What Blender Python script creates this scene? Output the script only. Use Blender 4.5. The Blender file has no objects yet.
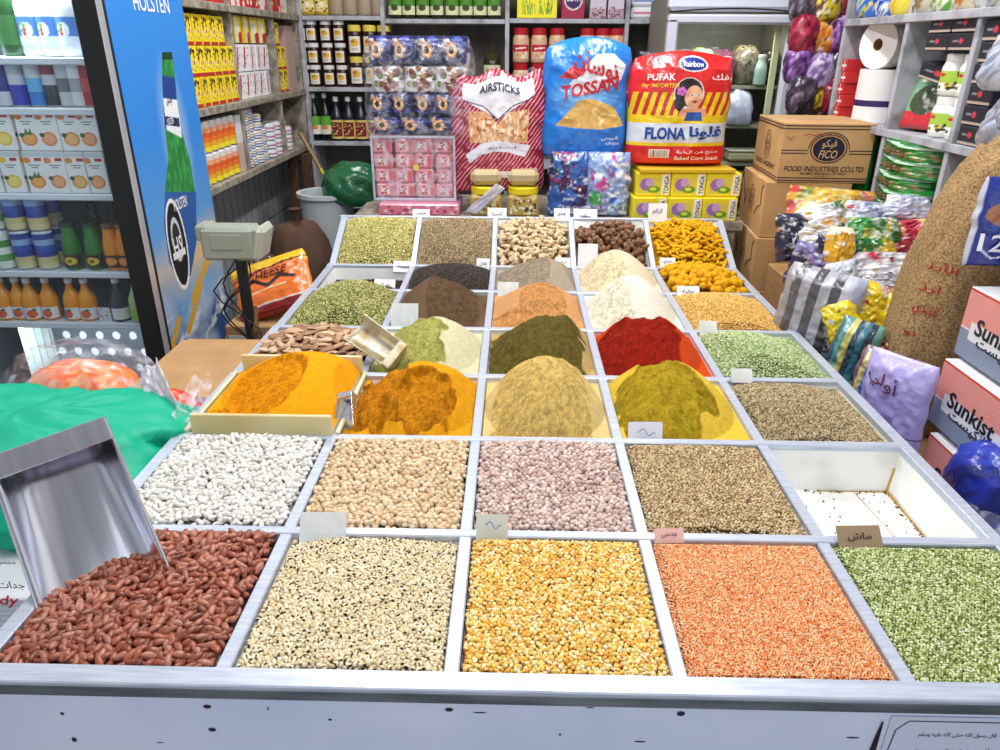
import bpy, math, random
import numpy as np
from mathutils import Vector, Matrix
random.seed(7)
rng = np.random.default_rng(7)
C = bpy.context.scene.collection
SC = bpy.context.scene
PI = math.pi

# ------------------------------------------------------------ camera, light, exposure
FOC, PIT, YAW, ROL = 725.69, .4232, .0184, .0058
EYE = np.array([0, 0, 1.6])
def cam_axes():
    cy, sy = math.cos(YAW), math.sin(YAW); cp, sp = math.cos(PIT), math.sin(PIT)
    f = np.array([-sy*cp, cy*cp, -sp]); r = np.array([cy, sy, 0.]); u = np.cross(r, f)
    cr, sr = math.cos(ROL), math.sin(ROL)
    return r*cr+u*sr, -r*sr+u*cr, f
AX, AY, AZ = cam_axes()
cam_d = bpy.data.cameras.new('camera'); cam = bpy.data.objects.new('camera', cam_d); C.objects.link(cam)
cam_d.sensor_width = 36; cam_d.lens = FOC*36/1000; cam_d.clip_start = .02; cam_d.clip_end = 100
cam.matrix_world = Matrix((( AX[0], AY[0], -AZ[0], 0), (AX[1], AY[1], -AZ[1], 0), (AX[2], AY[2], -AZ[2], 1.6), (0, 0, 0, 1)))
SC.camera = cam
SC.view_settings.view_transform = 'Standard'; SC.view_settings.look = 'None'
SC.view_settings.gamma = 1; SC.view_settings.use_curve_mapping = False
SC.view_settings.exposure = -0.3
w = bpy.data.worlds.new('world'); SC.world = w; w.use_nodes = True
w.node_tree.nodes['Background'].inputs[0].default_value = (.86, .92, 1, 1)
w.node_tree.nodes['Background'].inputs[1].default_value = .45
def area(name, loc, size, power, col=(1, 1, 1), rot=(0, 0, 0)):
    d = bpy.data.lights.new(name, 'AREA'); d.shape = 'RECTANGLE'; d.size, d.size_y = size; d.energy = power; d.color = col
    o = bpy.data.objects.new(name, d); C.objects.link(o); o.location = loc; o.rotation_euler = rot
    return o
for nm, x, y, e in (('tube', -.55, 1.3, 27), ('tube', .65, 1.3, 27), ('tube', -.6, 3.0, 34), ('tube', .6, 3.0, 34)):
    area('ceiling_tube_light', (x, y, 2.93), (.12, 1.2), e, (1, .99, .97))

area('front_fill_light', (.1, -.85, 1.25), (2.6, 2.0), 16, (.86, .92, 1), (PI/2, 0, 0))      # fill light added at the open front to brighten the counter panel

# ------------------------------------------------------------ helpers
def U(px, py, X=None, Y=None, Z=None):          # a point of the photograph on a plane of the room
    d = AX*(px-500)/FOC - AY*(py-375)/FOC + AZ
    t = Y/d[1] if Y is not None else X/d[0] if X is not None else (Z-1.6)/d[2]
    return EYE+d*t
def RC(x0, y0, x1, y1, Y):                      # centre x, bottom z, width, height of an upright rectangle at depth Y
    ym = (y0+y1)/2; a, b = U(x0, ym, Y=Y), U(x1, ym, Y=Y); t, o = U((x0+x1)/2, y0, Y=Y), U((x0+x1)/2, y1, Y=Y)
    return (a[0]+b[0])/2, o[2], b[0]-a[0], t[2]-o[2]
def hexc(h):
    h = h.lstrip('#'); h = h if len(h) == 6 else ''.join(q*2 for q in h); v = np.array([int(h[i:i+2], 16)/255 for i in (0, 2, 4)])
    return np.where(v <= .04045, v/12.92, ((v+.055)/1.055)**2.4)
_hc = {}
def H(c):
    if isinstance(c, str):
        if c not in _hc: _hc[c] = hexc(c)
        return _hc[c]
    return np.asarray(c, float)
def _hash(ix, iy, s):
    v = np.sin(ix*127.1+iy*311.7+s*74.7)*43758.5453
    return v-np.floor(v)
def vn(x, y, s=0):
    ix, iy = np.floor(x), np.floor(y); fx, fy = x-ix, y-iy
    fx = fx*fx*(3-2*fx); fy = fy*fy*(3-2*fy)
    a, b, c, d = _hash(ix, iy, s), _hash(ix+1, iy, s), _hash(ix, iy+1, s), _hash(ix+1, iy+1, s)
    return (a*(1-fx)+b*fx)*(1-fy)+(c*(1-fx)+d*fx)*fy
def fbm(x, y, s=0, o=4):
    r = 0; a = .5
    for k in range(o): r = r+a*vn(x*2**k, y*2**k, s+k*3.1); a *= .5
    return r                                     # about 0..1
def ridge(x, y, s=0, o=3):
    r = 0; a = .5
    for k in range(o): r = r+a*(1-np.abs(2*vn(x*2**k, y*2**k, s+k*5.3)-1)); a *= .5
    return r

# ------------------------------------------------------------ materials
def newmat(name):
    m = bpy.data.materials.new(name); m.use_nodes = True; nt = m.node_tree
    return m, nt, nt.nodes['Principled BSDF']
def bump(nt, bs, scale, strength, dist=.002, kind='NOISE', detail=4):
    tc = nt.nodes.new('ShaderNodeTexCoord'); n = nt.nodes.new('ShaderNodeTexNoise' if kind == 'NOISE' else 'ShaderNodeTexVoronoi')
    n.inputs['Scale'].default_value = scale
    if kind == 'NOISE': n.inputs['Detail'].default_value = detail
    b = nt.nodes.new('ShaderNodeBump'); b.inputs['Strength'].default_value = strength; b.inputs['Distance'].default_value = dist
    nt.links.new(tc.outputs['Object'], n.inputs['Vector']); nt.links.new(n.outputs[0], b.inputs['Height']); nt.links.new(b.outputs[0], bs.inputs['Normal'])
    return n
def attr_mat(name, rough=.5, metal=0, spec=.5, bs=None, coat=0):
    m, nt, b = newmat(name)
    a = nt.nodes.new('ShaderNodeAttribute'); a.attribute_name = 'Col'
    nt.links.new(a.outputs['Color'], b.inputs['Base Color'])
    b.inputs['Roughness'].default_value = rough; b.inputs['Metallic'].default_value = metal; b.inputs['Specular IOR Level'].default_value = spec
    b.inputs['Coat Weight'].default_value = coat; b.inputs['Coat Roughness'].default_value = .1
    if bs: bump(nt, b, *bs)
    return m
PRINT = attr_mat('printed_card', .55); GLOSS = attr_mat('printed_gloss', .25); FOIL = attr_mat('foil_wrap', .22, .0, .8, (60, .5, .004))
GRAIN = attr_mat('grain', .55, 0, .35); BEAN = attr_mat('polished_bean', .3, 0, .5); POWDER = attr_mat('powder', .95, 0, .1, (300, 1.0, .005))
ROOT = attr_mat('dried_root', .85, 0, .2, (120, .6, .003))
_mc = {}
def mat(c, rough=.5, metal=0, spec=.5):
    k = (c if isinstance(c, str) else tuple(c), rough, metal)
    if k not in _mc:
        m, nt, b = newmat('plain_'+str(len(_mc))); v = H(c); b.inputs['Base Color'].default_value = (*v, 1)
        b.inputs['Roughness'].default_value = rough; b.inputs['Metallic'].default_value = metal; b.inputs['Specular IOR Level'].default_value = spec
        _mc[k] = m
    return _mc[k]
def ramp_mat(name, c1, c2, scale, rough=.6, metal=0, lo=.35, hi=.65, stretch=(1, 1, 1), bstr=0, detail=6):
    m, nt, b = newmat(name); tc = nt.nodes.new('ShaderNodeTexCoord'); mp = nt.nodes.new('ShaderNodeMapping'); mp.inputs['Scale'].default_value = stretch
    n = nt.nodes.new('ShaderNodeTexNoise'); n.inputs['Scale'].default_value = scale; n.inputs['Detail'].default_value = detail
    r = nt.nodes.new('ShaderNodeValToRGB'); r.color_ramp.elements[0].position = lo; r.color_ramp.elements[1].position = hi
    r.color_ramp.elements[0].color = (*H(c1), 1); r.color_ramp.elements[1].color = (*H(c2), 1)
    L = nt.links.new; L(tc.outputs['Object'], mp.inputs[0]); L(mp.outputs[0], n.inputs['Vector']); L(n.outputs[0], r.inputs[0]); L(r.outputs[0], b.inputs['Base Color'])
    b.inputs['Roughness'].default_value = rough; b.inputs['Metallic'].default_value = metal
    if bstr:
        bp = nt.nodes.new('ShaderNodeBump'); bp.inputs['Strength'].default_value = bstr; bp.inputs['Distance'].default_value = .003; L(n.outputs[0], bp.inputs['Height']); L(bp.outputs[0], b.inputs['Normal'])
    return m
ALU = ramp_mat('brushed_aluminium', '#b4bdd0', '#d2d9e8', 14, .38, .35, .3, .7, (1, 14, 14))
ALUD = ramp_mat('aluminium_lip', '#5b626e', '#99a1ad', 6, .3, .8, .3, .7, (1, 10, 10))
WPAINT = ramp_mat('white_painted_board', '#d3dcf6', '#e0e7fc', 5, .5, 0, .3, .6)
TRAYM = ramp_mat('white_tray_enamel', '#dcdcd6', '#f3f3f0', 8, .4, 0, .28, .5)
STEEL = ramp_mat('polished_steel', '#dcdcea', '#f6f6fc', 30, .16, 1, .3, .7, (.12, 1.6, 1.6), .12, 2)
KRAFT = ramp_mat('kraft_cardboard', '#a67d50', '#b98f60', 9, .8, 0, .3, .7, (1, 1, 12))
SHELFW = ramp_mat('old_white_shelf', '#7f8086', '#b5b7c1', 12, .6, 0, .3, .55)
SHELFG = ramp_mat('worn_grey_shelf', '#6e675c', '#a59d8f', 25, .7, 0, .35, .6)
def film_mat(name, tint='#ffffff', alpha=.18, rough=.12, bs=40, st=.9):
    m, nt, b = newmat(name); nt.nodes.remove(b); out = nt.nodes['Material Output']
    t = nt.nodes.new('ShaderNodeBsdfTransparent'); g = nt.nodes.new('ShaderNodeBsdfPrincipled'); mx = nt.nodes.new('ShaderNodeMixShader')
    t.inputs[0].default_value = (1, 1, 1, 1)
    g.inputs['Base Color'].default_value = (*H(tint), 1); g.inputs['Roughness'].default_value = rough
    bump(nt, g, bs, st, .006)
    tc = nt.nodes.new('ShaderNodeTexCoord'); n = nt.nodes.new('ShaderNodeTexNoise'); n.inputs['Scale'].default_value = bs*.5; n.inputs['Detail'].default_value = 5; n.inputs['Distortion'].default_value = 1.2
    r = nt.nodes.new('ShaderNodeMapRange'); r.inputs['From Min'].default_value = .45; r.inputs['From Max'].default_value = .72; r.inputs['To Min'].default_value = alpha; r.inputs['To Max'].default_value = min(1, alpha+.35)
    L = nt.links.new; L(tc.outputs['Object'], n.inputs['Vector']); L(n.outputs[0], r.inputs[0]); L(r.outputs[0], mx.inputs[0]); L(t.outputs[0], mx.inputs[1]); L(g.outputs[0], mx.inputs[2]); L(mx.outputs[0], out.inputs[0])
    return m
FILM = film_mat('clear_film', '#eef0ff', .03); FILMW = film_mat('milky_film', '#e4e2f6', .5, .3, 25)
def glass_mat(name, tint, a):
    m, nt, b = newmat(name); nt.nodes.remove(b); out = nt.nodes['Material Output']
    t = nt.nodes.new('ShaderNodeBsdfTransparent'); g = nt.nodes.new('ShaderNodeBsdfGlossy'); mx = nt.nodes.new('ShaderNodeMixShader')
    t.inputs[0].default_value = (*H(tint), 1); g.inputs['Roughness'].default_value = .03; mx.inputs[0].default_value = a
    L = nt.links.new; L(t.outputs[0], mx.inputs[1]); L(g.outputs[0], mx.inputs[2]); L(mx.outputs[0], out.inputs[0]); return m
GLASS = glass_mat('door_glass', '#f6fafc', .035)
def weave_mat(name, c1, c2, sc=260, rough=.9):
    m, nt, b = newmat(name); tc = nt.nodes.new('ShaderNodeTexCoord'); L = nt.links.new
    ws = []
    for d in ('X', 'Z'):
        wv = nt.nodes.new('ShaderNodeTexWave'); wv.bands_direction = d; wv.inputs['Scale'].default_value = sc/2.2; wv.inputs['Distortion'].default_value = .25; wv.inputs['Detail Scale'].default_value = 3
        L(tc.outputs['Object'], wv.inputs['Vector']); ws.append(wv)
    mm = nt.nodes.new('ShaderNodeMath'); mm.operation = 'MULTIPLY'; L(ws[0].outputs['Fac'], mm.inputs[0]); L(ws[1].outputs['Fac'], mm.inputs[1])
    r = nt.nodes.new('ShaderNodeValToRGB'); r.color_ramp.elements[0].color = (*H(c1), 1); r.color_ramp.elements[1].color = (*H(c2), 1); r.color_ramp.elements[1].position = .6
    L(mm.outputs[0], r.inputs[0]); L(r.outputs[0], b.inputs['Base Color']); b.inputs['Roughness'].default_value = rough
    bp = nt.nodes.new('ShaderNodeBump'); bp.inputs['Strength'].default_value = .6; bp.inputs['Distance'].default_value = .003; L(mm.outputs[0], bp.inputs['Height']); L(bp.outputs[0], b.inputs['Normal'])
    return m
JUTE = ramp_mat('jute_weave', '#7a5d38', '#b39264', 170, .9, 0, .36, .62, (1, 1, 1), .6, 3); JUTED = weave_mat('dark_sack', '#3f2a20', '#7a5a46')
def tile_mat(name, c1, c2, cm, w_, h_):
    m, nt, b = newmat(name); tc = nt.nodes.new('ShaderNodeTexCoord'); br = nt.nodes.new('ShaderNodeTexBrick'); L = nt.links.new
    br.offset = 0; br.inputs['Scale'].default_value = 1; br.inputs['Brick Width'].default_value = w_; br.inputs['Row Height'].default_value = h_; br.inputs['Mortar Size'].default_value = .004
    br.inputs['Color1'].default_value = (*H(c1), 1); br.inputs['Color2'].default_value = (*H(c2), 1); br.inputs['Mortar'].default_value = (*H(cm), 1)
    L(tc.outputs['UV'], br.inputs['Vector']); L(br.outputs['Color'], b.inputs['Base Color']); b.inputs['Roughness'].default_value = .35
    return m

# ------------------------------------------------------------ mesh collector
class M:
    def __init__(s): s.v = []; s.c = []; s.f = []; s.s = []; s.n = 0
    def add(s, v, f, c, smooth=False):
        v = np.asarray(v, float).reshape(-1, 3); c = np.asarray(c, float)
        if c.ndim == 1: c = np.repeat(c[None], len(v), 0)
        s.v.append(v); s.c.append(c.reshape(-1, 3)); f = np.asarray(f)+s.n; s.f.append(f); s.s.append(np.full(len(f), smooth)); s.n += len(v)
        return s
    def box(s, c, d, col='#888888', b=.002, cols=None, R=None):
        h = np.array(d)/2; b = min(b, *(h*.9)); vs = []; ix = {}; cl = []; col = H(col)
        for a in range(3):
            o = [k for k in range(3) if k != a]
            for sg in (-1, 1):
                for s1 in (-1, 1):
                    for s2 in (-1, 1):
                        p = np.zeros(3); p[a] = sg*h[a]; p[o[0]] = s1*(h[o[0]]-b); p[o[1]] = s2*(h[o[1]]-b)
                        sg3 = [0]*3; sg3[a] = sg; sg3[o[0]] = s1; sg3[o[1]] = s2
                        ix[(a, tuple(sg3))] = len(vs); vs.append(p); cl.append(H(cols[(a, sg)]) if cols and (a, sg) in cols else col)
        fs = []
        for a in range(3):
            o = [k for k in range(3) if k != a]
            for sg in (-1, 1):
                q = []
                for s1, s2 in ((-1, -1), (1, -1), (1, 1), (-1, 1)):
                    t = [0]*3; t[a] = sg; t[o[0]] = s1; t[o[1]] = s2; q.append(ix[(a, tuple(t))])
                fs.append(q)
            for s1 in (-1, 1):
                for s2 in (-1, 1):      # edge along axis a
                    t0 = [0]*3; t1 = [0]*3; t0[a] = -1; t1[a] = 1
                    for t in (t0, t1): t[o[0]] = s1; t[o[1]] = s2
                    fs.append([ix[(o[0], tuple(t0))], ix[(o[0], tuple(t1))], ix[(o[1], tuple(t1))], ix[(o[1], tuple(t0))]])
        vs = np.array(vs); tri = []
        for s0 in (-1, 1):
            for s1 in (-1, 1):
                for s2 in (-1, 1): tri.append([ix[(k, (s0, s1, s2))] for k in range(3)])
        def fix(q):
            p = vs[q]; n = np.cross(p[1]-p[0], p[2]-p[0]); return q if n@p.mean(0) > 0 else q[::-1]
        fs = [fix(q) for q in fs]; tri = [fix(q) for q in tri]
        if R is not None: vs = vs@np.array(R).T
        s.v.append(vs+np.array(c)); s.c.append(np.array(cl)); n = s.n; s.f.append(np.array(fs)+n); s.s.append(np.zeros(len(fs), bool)); s.f.append(np.array(tri)+n); s.s.append(np.zeros(8, bool)); s.n += 24
        return s
    def grid(s, P, col, smooth=True, wrap=False, flip=False):      # P (a,b,3)
        a, b = P.shape[:2]; I = np.arange(a*b).reshape(a, b)
        if wrap: I = np.concatenate([I, I[:1]], 0)
        q = np.stack([I[:-1, :-1], I[1:, :-1], I[1:, 1:], I[:-1, 1:]], -1).reshape(-1, 4)
        if flip: q = q[:, ::-1]
        c = H(col) if isinstance(col, str) else np.asarray(col)
        return s.add(P, q, c.reshape(-1, 3) if c.ndim == 3 else c, smooth)
    def lathe(s, prof, n=20, c=(0, 0, 0), smooth=True, soft=False):   # prof: (r, z, colour) from bottom to top, colour of the span above
        t = np.arange(n)*2*PI/n; cs = np.stack([np.cos(t), np.sin(t)], -1)
        if soft:
            P = np.array([[[r*x, r*y, z] for r, z, *_ in prof] for x, y in cs])+np.array(c)
            col = np.array([[H(p[2]) for p in prof]]*n); return s.grid(P, col, True, True)
        for p, q in zip(prof[:-1], prof[1:]):
            P = np.array([[[p[0]*x, p[0]*y, p[1]], [q[0]*x, q[0]*y, q[1]]] for x, y in cs])+np.array(c)
            s.grid(P, p[2], smooth, True)
        return s
    def tube(s, pts, r, col, n=8, closed_ends=True):
        pts = np.array(pts, float); k = len(pts); r = np.full(k, r) if np.isscalar(r) else np.array(r)
        T = np.gradient(pts, axis=0); T /= np.linalg.norm(T, axis=1)[:, None]+1e-12
        up = np.array([0, 0, 1.]) if abs(T[0][2]) < .9 else np.array([1., 0, 0]); rows = []
        for p, t, rr in zip(pts, T, r):
            a = np.cross(t, up); a /= np.linalg.norm(a)+1e-12; b = np.cross(a, t); up = b
            th = np.arange(n)*2*PI/n; rows.append(p+rr*(np.cos(th)[:, None]*a+np.sin(th)[:, None]*b))
        s.grid(np.array(rows).transpose(1, 0, 2), H(col), True, True)
        if closed_ends:
            for e, fl in ((0, 1), (-1, 0)):
                s.add(rows[e], [list(range(n))[::-1] if fl else list(range(n))], H(col))
        return s
    def build(s, name, m, parent=None, loc=(0, 0, 0), rot=(0, 0, 0)):
        me = bpy.data.meshes.new(name); v = np.concatenate(s.v); c = np.concatenate(s.c)
        me.vertices.add(len(v)); me.vertices.foreach_set('co', v.ravel())
        lens = np.concatenate([np.full(len(f), f.shape[1]) for f in s.f]); lp = np.concatenate([f.ravel() for f in s.f])
        me.loops.add(len(lp)); me.loops.foreach_set('vertex_index', lp.astype(np.int32)); me.polygons.add(len(lens))
        st = np.concatenate([[0], np.cumsum(lens)[:-1]]); me.polygons.foreach_set('loop_start', st.astype(np.int32)); me.polygons.foreach_set('loop_total', lens.astype(np.int32))
        me.update(calc_edges=True); me.polygons.foreach_set('use_smooth', np.concatenate(s.s))
        at = me.color_attributes.new('Col', 'FLOAT_COLOR', 'POINT'); at.data.foreach_set('color', np.concatenate([c, np.ones((len(c), 1))], 1).ravel())
        me.materials.append(m); me.validate(); o = bpy.data.objects.new(name, me); C.objects.link(o)
        if parent: o.parent = parent; KID.setdefault(parent.name, []).append(o)
        o.location = loc; o.rotation_euler = rot
        return o
def tag(o, label, cat, group=None, kind=None):
    o['label'] = label; o['category'] = cat
    if group: o['group'] = group
    if kind: o['kind'] = kind
    return o
def thing(name, label, cat, loc=(0, 0, 0), rot=(0, 0, 0), group=None):
    o = bpy.data.objects.new(name, None); C.objects.link(o); o.location = loc; o.rotation_euler = rot if not np.isscalar(rot) else (0, 0, rot); o.empty_display_size = .05
    return tag(o, label, cat, group)
def dup(root, loc, rot=None, label=None, group=None, scale=None):
    def cp(o, par):
        c = o.copy(); C.objects.link(c)
        if par: c.parent = par; KID.setdefault(par.name, []).append(c)
        for k in kids(o): cp(k, c)
        return c
    r = cp(root, None); r.location = loc
    if rot is not None: r.rotation_euler = rot if not np.isscalar(rot) else (0, 0, rot)
    if label: r['label'] = label
    if group: r['group'] = group
    if scale: r.scale = scale if not np.isscalar(scale) else (scale,)*3
    return r
KID = {}
def kids(o): return list(KID.get(o.name, ()))
def struct(name, m, mt, **k):
    o = m.build(name, mt, **k); o['kind'] = 'structure'; return o

# ------------------------------------------------------------ painting a print on a grid of vertices
class Cv:
    def __init__(s, w, h, nx, ny, bg):
        s.w, s.h = w, h; u = (np.arange(nx))/(nx-1); v = (np.arange(ny))/(ny-1)
        s.X, s.Y = np.meshgrid(u*w, v*h, indexing='ij'); s.C = np.zeros((nx, ny, 3)); s.C[:] = H(bg)
    def put(s, mask, col):
        s.C[mask] = H(col); return s
    def rect(s, x0, y0, x1, y1, col): return s.put((s.X >= x0)&(s.X <= x1)&(s.Y >= y0)&(s.Y <= y1), col)
    def ell(s, x, y, a, b, col): return s.put(((s.X-x)/a)**2+((s.Y-y)/b)**2 <= 1, col)
    def poly(s, pts, col):
        m = np.zeros(s.X.shape, bool); n = len(pts)
        for i in range(n):
            (x0, y0), (x1, y1) = pts[i], pts[(i+1) % n]
            c = (y0 > s.Y) != (y1 > s.Y); m ^= c&(s.X < (x1-x0)*(s.Y-y0)/((y1-y0) or 1e-9)+x0)
        return s.put(m, col)
    def line(s, pts, wd, col):
        for (x0, y0), (x1, y1) in zip(pts[:-1], pts[1:]):
            dx, dy = x1-x0, y1-y0; t = np.clip(((s.X-x0)*dx+(s.Y-y0)*dy)/(dx*dx+dy*dy+1e-12), 0, 1)
            s.put(np.hypot(s.X-x0-t*dx, s.Y-y0-t*dy) < wd/2, col)
        return s
    def mix(s, f, col):
        f = np.clip(f, 0, 1)[..., None]; s.C = s.C*(1-f)+H(col)*f; return s
    def specks(s, n, r0, r1, cols, box=None):
        x0, y0, x1, y1 = box or (0, 0, s.w, s.h)
        for k in range(n):
            s.ell(rng.uniform(x0, x1), rng.uniform(y0, y1), rng.uniform(r0, r1), rng.uniform(r0, r1), cols[rng.integers(len(cols))])
        return s

# ------------------------------------------------------------ lettering from the built-in font
_AR = {'ا': ('FE8D', 0), 'أ': ('FE83', 0), 'ب': ('FE8F', 1), 'ة': ('FE93', 0), 'ت': ('FE95', 1), 'ث': ('FE99', 1), 'ج': ('FE9D', 1), 'ح': ('FEA1', 1), 'خ': ('FEA5', 1), 'د': ('FEA9', 0), 'ر': ('FEAD', 0),
       'ز': ('FEAF', 0), 'س': ('FEB1', 1), 'ش': ('FEB5', 1), 'ص': ('FEB9', 1), 'ط': ('FEC1', 1), 'ع': ('FEC9', 1), 'ف': ('FED1', 1), 'ق': ('FED5', 1), 'ك': ('FED9', 1), 'ل': ('FEDD', 1), 'م': ('FEE1', 1),
       'ن': ('FEE5', 1), 'ه': ('FEE9', 1), 'و': ('FEED', 0), 'ى': ('FEEF', 0), 'ي': ('FEF1', 1)}
def arab(t):
    out = []
    for i, ch in enumerate(t):
        if ch not in _AR: out.append(ch); continue
        b, dual = _AR[ch]; prev = i > 0 and t[i-1] in _AR and _AR[t[i-1]][1]; nxt = dual and i+1 < len(t) and t[i+1] in _AR
        out.append(chr(int(b, 16)+(3 if prev and nxt else 2 if nxt else 1 if prev else 0)))
    return ''.join(out[::-1])
BOLD = .012
def glyphs(text, width, height=None, shear=0):
    cu = bpy.data.curves.new('t', 'FONT'); cu.body = text; cu.shear = shear; cu.offset = BOLD; cu.resolution_u = 3
    o = bpy.data.objects.new('t', cu); C.objects.link(o); dg = bpy.context.evaluated_depsgraph_get(); me = o.evaluated_get(dg).to_mesh()
    n = len(me.vertices); v = np.zeros(n*3); me.vertices.foreach_get('co', v); v = v.reshape(-1, 3); f = [list(p.vertices) for p in me.polygons]
    o.evaluated_get(dg).to_mesh_clear(); bpy.data.objects.remove(o); bpy.data.curves.remove(cu)
    lo, hi = v.min(0), v.max(0); sx = width/max(hi[0]-lo[0], 1e-6); sy = (height/max(hi[1]-lo[1], 1e-6)) if height else sx
    return (v[:, :2]-(lo[:2]+hi[:2])/2)*[sx, sy], f
def letter(text, w_, h_, fn, col, parent, name='lettering', shear=0, m=None, rough=.5):
    v, f = glyphs(text, w_, h_, shear); P = np.array([fn(x, y) for x, y in v]); b = M()
    for k in sorted({len(q) for q in f}):
        fk = np.array([q for q in f if len(q) == k])
        if k == sorted({len(q) for q in f})[0]: b.add(P, fk, H(col)); base = 0
        else: b.f.append(fk); b.s.append(np.zeros(len(fk), bool))
    return b.build(name, m or mat(col, rough), parent)
def flat(x0, z0, y=-.0008, tilt=0):              # lettering lies on a front face at depth y
    ct, st = math.cos(tilt), math.sin(tilt)
    return lambda a, b: (x0+a*ct-b*st, y, z0+a*st+b*ct)

# ------------------------------------------------------------ common shapes
def pillow(w_, h_, th, cv=None, nx=60, ny=80, seed=0, wr=.006, top=None, sq=.5, col='#ffffff', waist=.02, bottom_flat=.35):
    """surface function of a filled bag: x across, z up, y depth"""
    def fn(u, v, side):
        a = np.clip(1-np.abs(2*u-1)**2.6, 0, 1)**sq; b = np.clip(1-np.abs(2*v-1)**3.2, 0, 1)**sq
        d = th/2*a*(b*(1-bottom_flat)+bottom_flat*np.clip((1-v)*8, 0, 1)*np.clip(v*30, 0, 1)) if bottom_flat else th/2*a*b
        x = (u-.5)*w_*(1-waist*np.sin(v*PI*3+seed)-.05*np.abs(2*v-1)**6)
        z = v*h_+(top(u)*np.clip((v-.75)/.25, 0, 1) if top is not None else 0)
        r = (ridge(u*3.5+seed, v*4+v*u*2, seed, 3)-.5)*wr*2+(vn(u*13, v*16, seed+9)-.5)*wr*.8
        e = np.clip(np.minimum(np.minimum(u, 1-u), np.minimum(v, 1-v))*9, 0, 1)
        return np.stack([x+(vn(v*9, seed+u*0, seed)-.5)*wr*1.5*(1-e), side*(d+r*e*(1 if side < 0 else .5)), z], -1)
    return fn
def bag(name, label, cat, loc, w_, h_, th, cv=None, rot=0, seed=0, wr=.006, mt=None, top=None, col='#ffffff', group=None, tiltx=0, part='bag', **k):
    nx, ny = cv.C.shape[:2] if cv is not None else (40, 50)
    fn = pillow(w_, h_, th, seed=seed, wr=wr, top=top, **k); u, v = np.meshgrid(np.linspace(0, 1, nx), np.linspace(0, 1, ny), indexing='ij')
    m = M(); c = cv.C if cv is not None else H(col)
    m.grid(fn(u, v, -1), c); m.grid(fn(u, v, 1), c if cv is not None else H(col), flip=True)
    t = thing(name, label, cat, loc, (tiltx, 0, rot), group); m.build(part, mt or GLOSS, t)
    return t, (lambda x, z, off=.0055: (lambda a, b: tuple(fn(np.array((x+a)/w_+.5), np.array((z+b)/h_), -1)-np.array([0, off, 0]))))
def facebox(m, w_, d_, h_, base, front=None, side=None, top=None, c=(0, 0, 0), b=.002):
    """box standing on z=c.z with painted grids on its -y, +-x and top faces"""
    c = np.array(c, float); m.box(c+[0, 0, h_/2], (w_, d_, h_), base, b); e = .0004
    def pn(cv, o, du, dv):
        nx, ny = cv.C.shape[:2]; u, v = np.meshgrid(np.linspace(0, 1, nx), np.linspace(0, 1, ny), indexing='ij')
        m.grid(c+np.array(o)+u[..., None]*np.array(du)+v[..., None]*np.array(dv), cv.C, False)
    i = b
    if front is not None: pn(front, (-w_/2+i, -d_/2-e, i), (w_-2*i, 0, 0), (0, 0, h_-2*i))
    if side is not None:
        pn(side, (-w_/2-e, d_/2-i, i), (0, -d_+2*i, 0), (0, 0, h_-2*i)); pn(side, (w_/2+e, -d_/2+i, i), (0, d_-2*i, 0), (0, 0, h_-2*i))
    if top is not None: pn(top, (-w_/2+i, -d_/2+i, h_+e), (w_-2*i, 0, 0), (0, d_-2*i, 0))
    return m
def wrap_label(r, z0, z1, cv, ang=2.4, mid=-PI/2):
    nx, ny = cv.C.shape[:2]; t, z = np.meshgrid(mid+np.linspace(-ang/2, ang/2, nx), np.linspace(z0, z1, ny), indexing='ij')
    return M().grid(np.stack([(r+.0006)*np.cos(t), (r+.0006)*np.sin(t), z], -1), cv.C)
# grain templates
def ico(sub=1):
    import bmesh
    b = bmesh.new(); bmesh.ops.create_icosphere(b, subdivisions=sub, radius=1); v = np.array([x.co[:] for x in b.verts]); f = np.array([[x.index for x in q.verts] for q in b.faces]); b.free(); return v, f
ICO1, ICO2 = ico(1), ico(2)
def kidney(t, bend=.28):
    v = t[0].copy(); v[:, 1] += bend*(v[:, 0]**2); v[:, 1] -= bend*.4; return v, t[1]
def rotm(n, flatness=1.):
    yaw = rng.uniform(0, 2*PI, n); p = rng.normal(0, .35*flatness, n); r = rng.normal(0, .35*flatness, n)
    cy, sy, cp, sp, cr, sr = np.cos(yaw), np.sin(yaw), np.cos(p), np.sin(p), np.cos(r), np.sin(r)
    z = np.zeros(n); o = np.ones(n)
    Rz = np.array([[cy, -sy, z], [sy, cy, z], [z, z, o]]).transpose(2, 0, 1); Ry = np.array([[cp, z, sp], [z, o, z], [-sp, z, cp]]).transpose(2, 0, 1); Rx = np.array([[o, z, z], [z, cr, -sr], [z, sr, cr]]).transpose(2, 0, 1)
    return Rz@Ry@Rx
def scatter(m, tmpl, pos, size, cols, flatness=1., vcol=None, jit=.15):
    """merge len(pos) copies of a template; size (3,), cols palette; vcol: function(template verts, colour)->vertex colours"""
    n = len(pos)
    if n == 0: return m
    R = rotm(n, flatness); sc = np.array(size)*(1+rng.normal(0, jit, (n, 3)))
    V = np.einsum('nij,nkj->nki', R, tmpl[0][None]*sc[:, None])+pos[:, None]
    pal = np.array([H(c) for c in cols]); c = pal[rng.integers(len(pal), size=n)]*(1+rng.normal(0, .07, (n, 1)))
    CC = np.repeat(np.clip(c, 0, 1)[:, None], len(tmpl[0]), 1)
    if vcol: CC = vcol(tmpl[0], CC)
    F = (tmpl[1][None]+(np.arange(n)*len(tmpl[0]))[:, None, None]).reshape(-1, 3)
    return m.add(V.reshape(-1, 3), F, CC.reshape(-1, 3), True)
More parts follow.
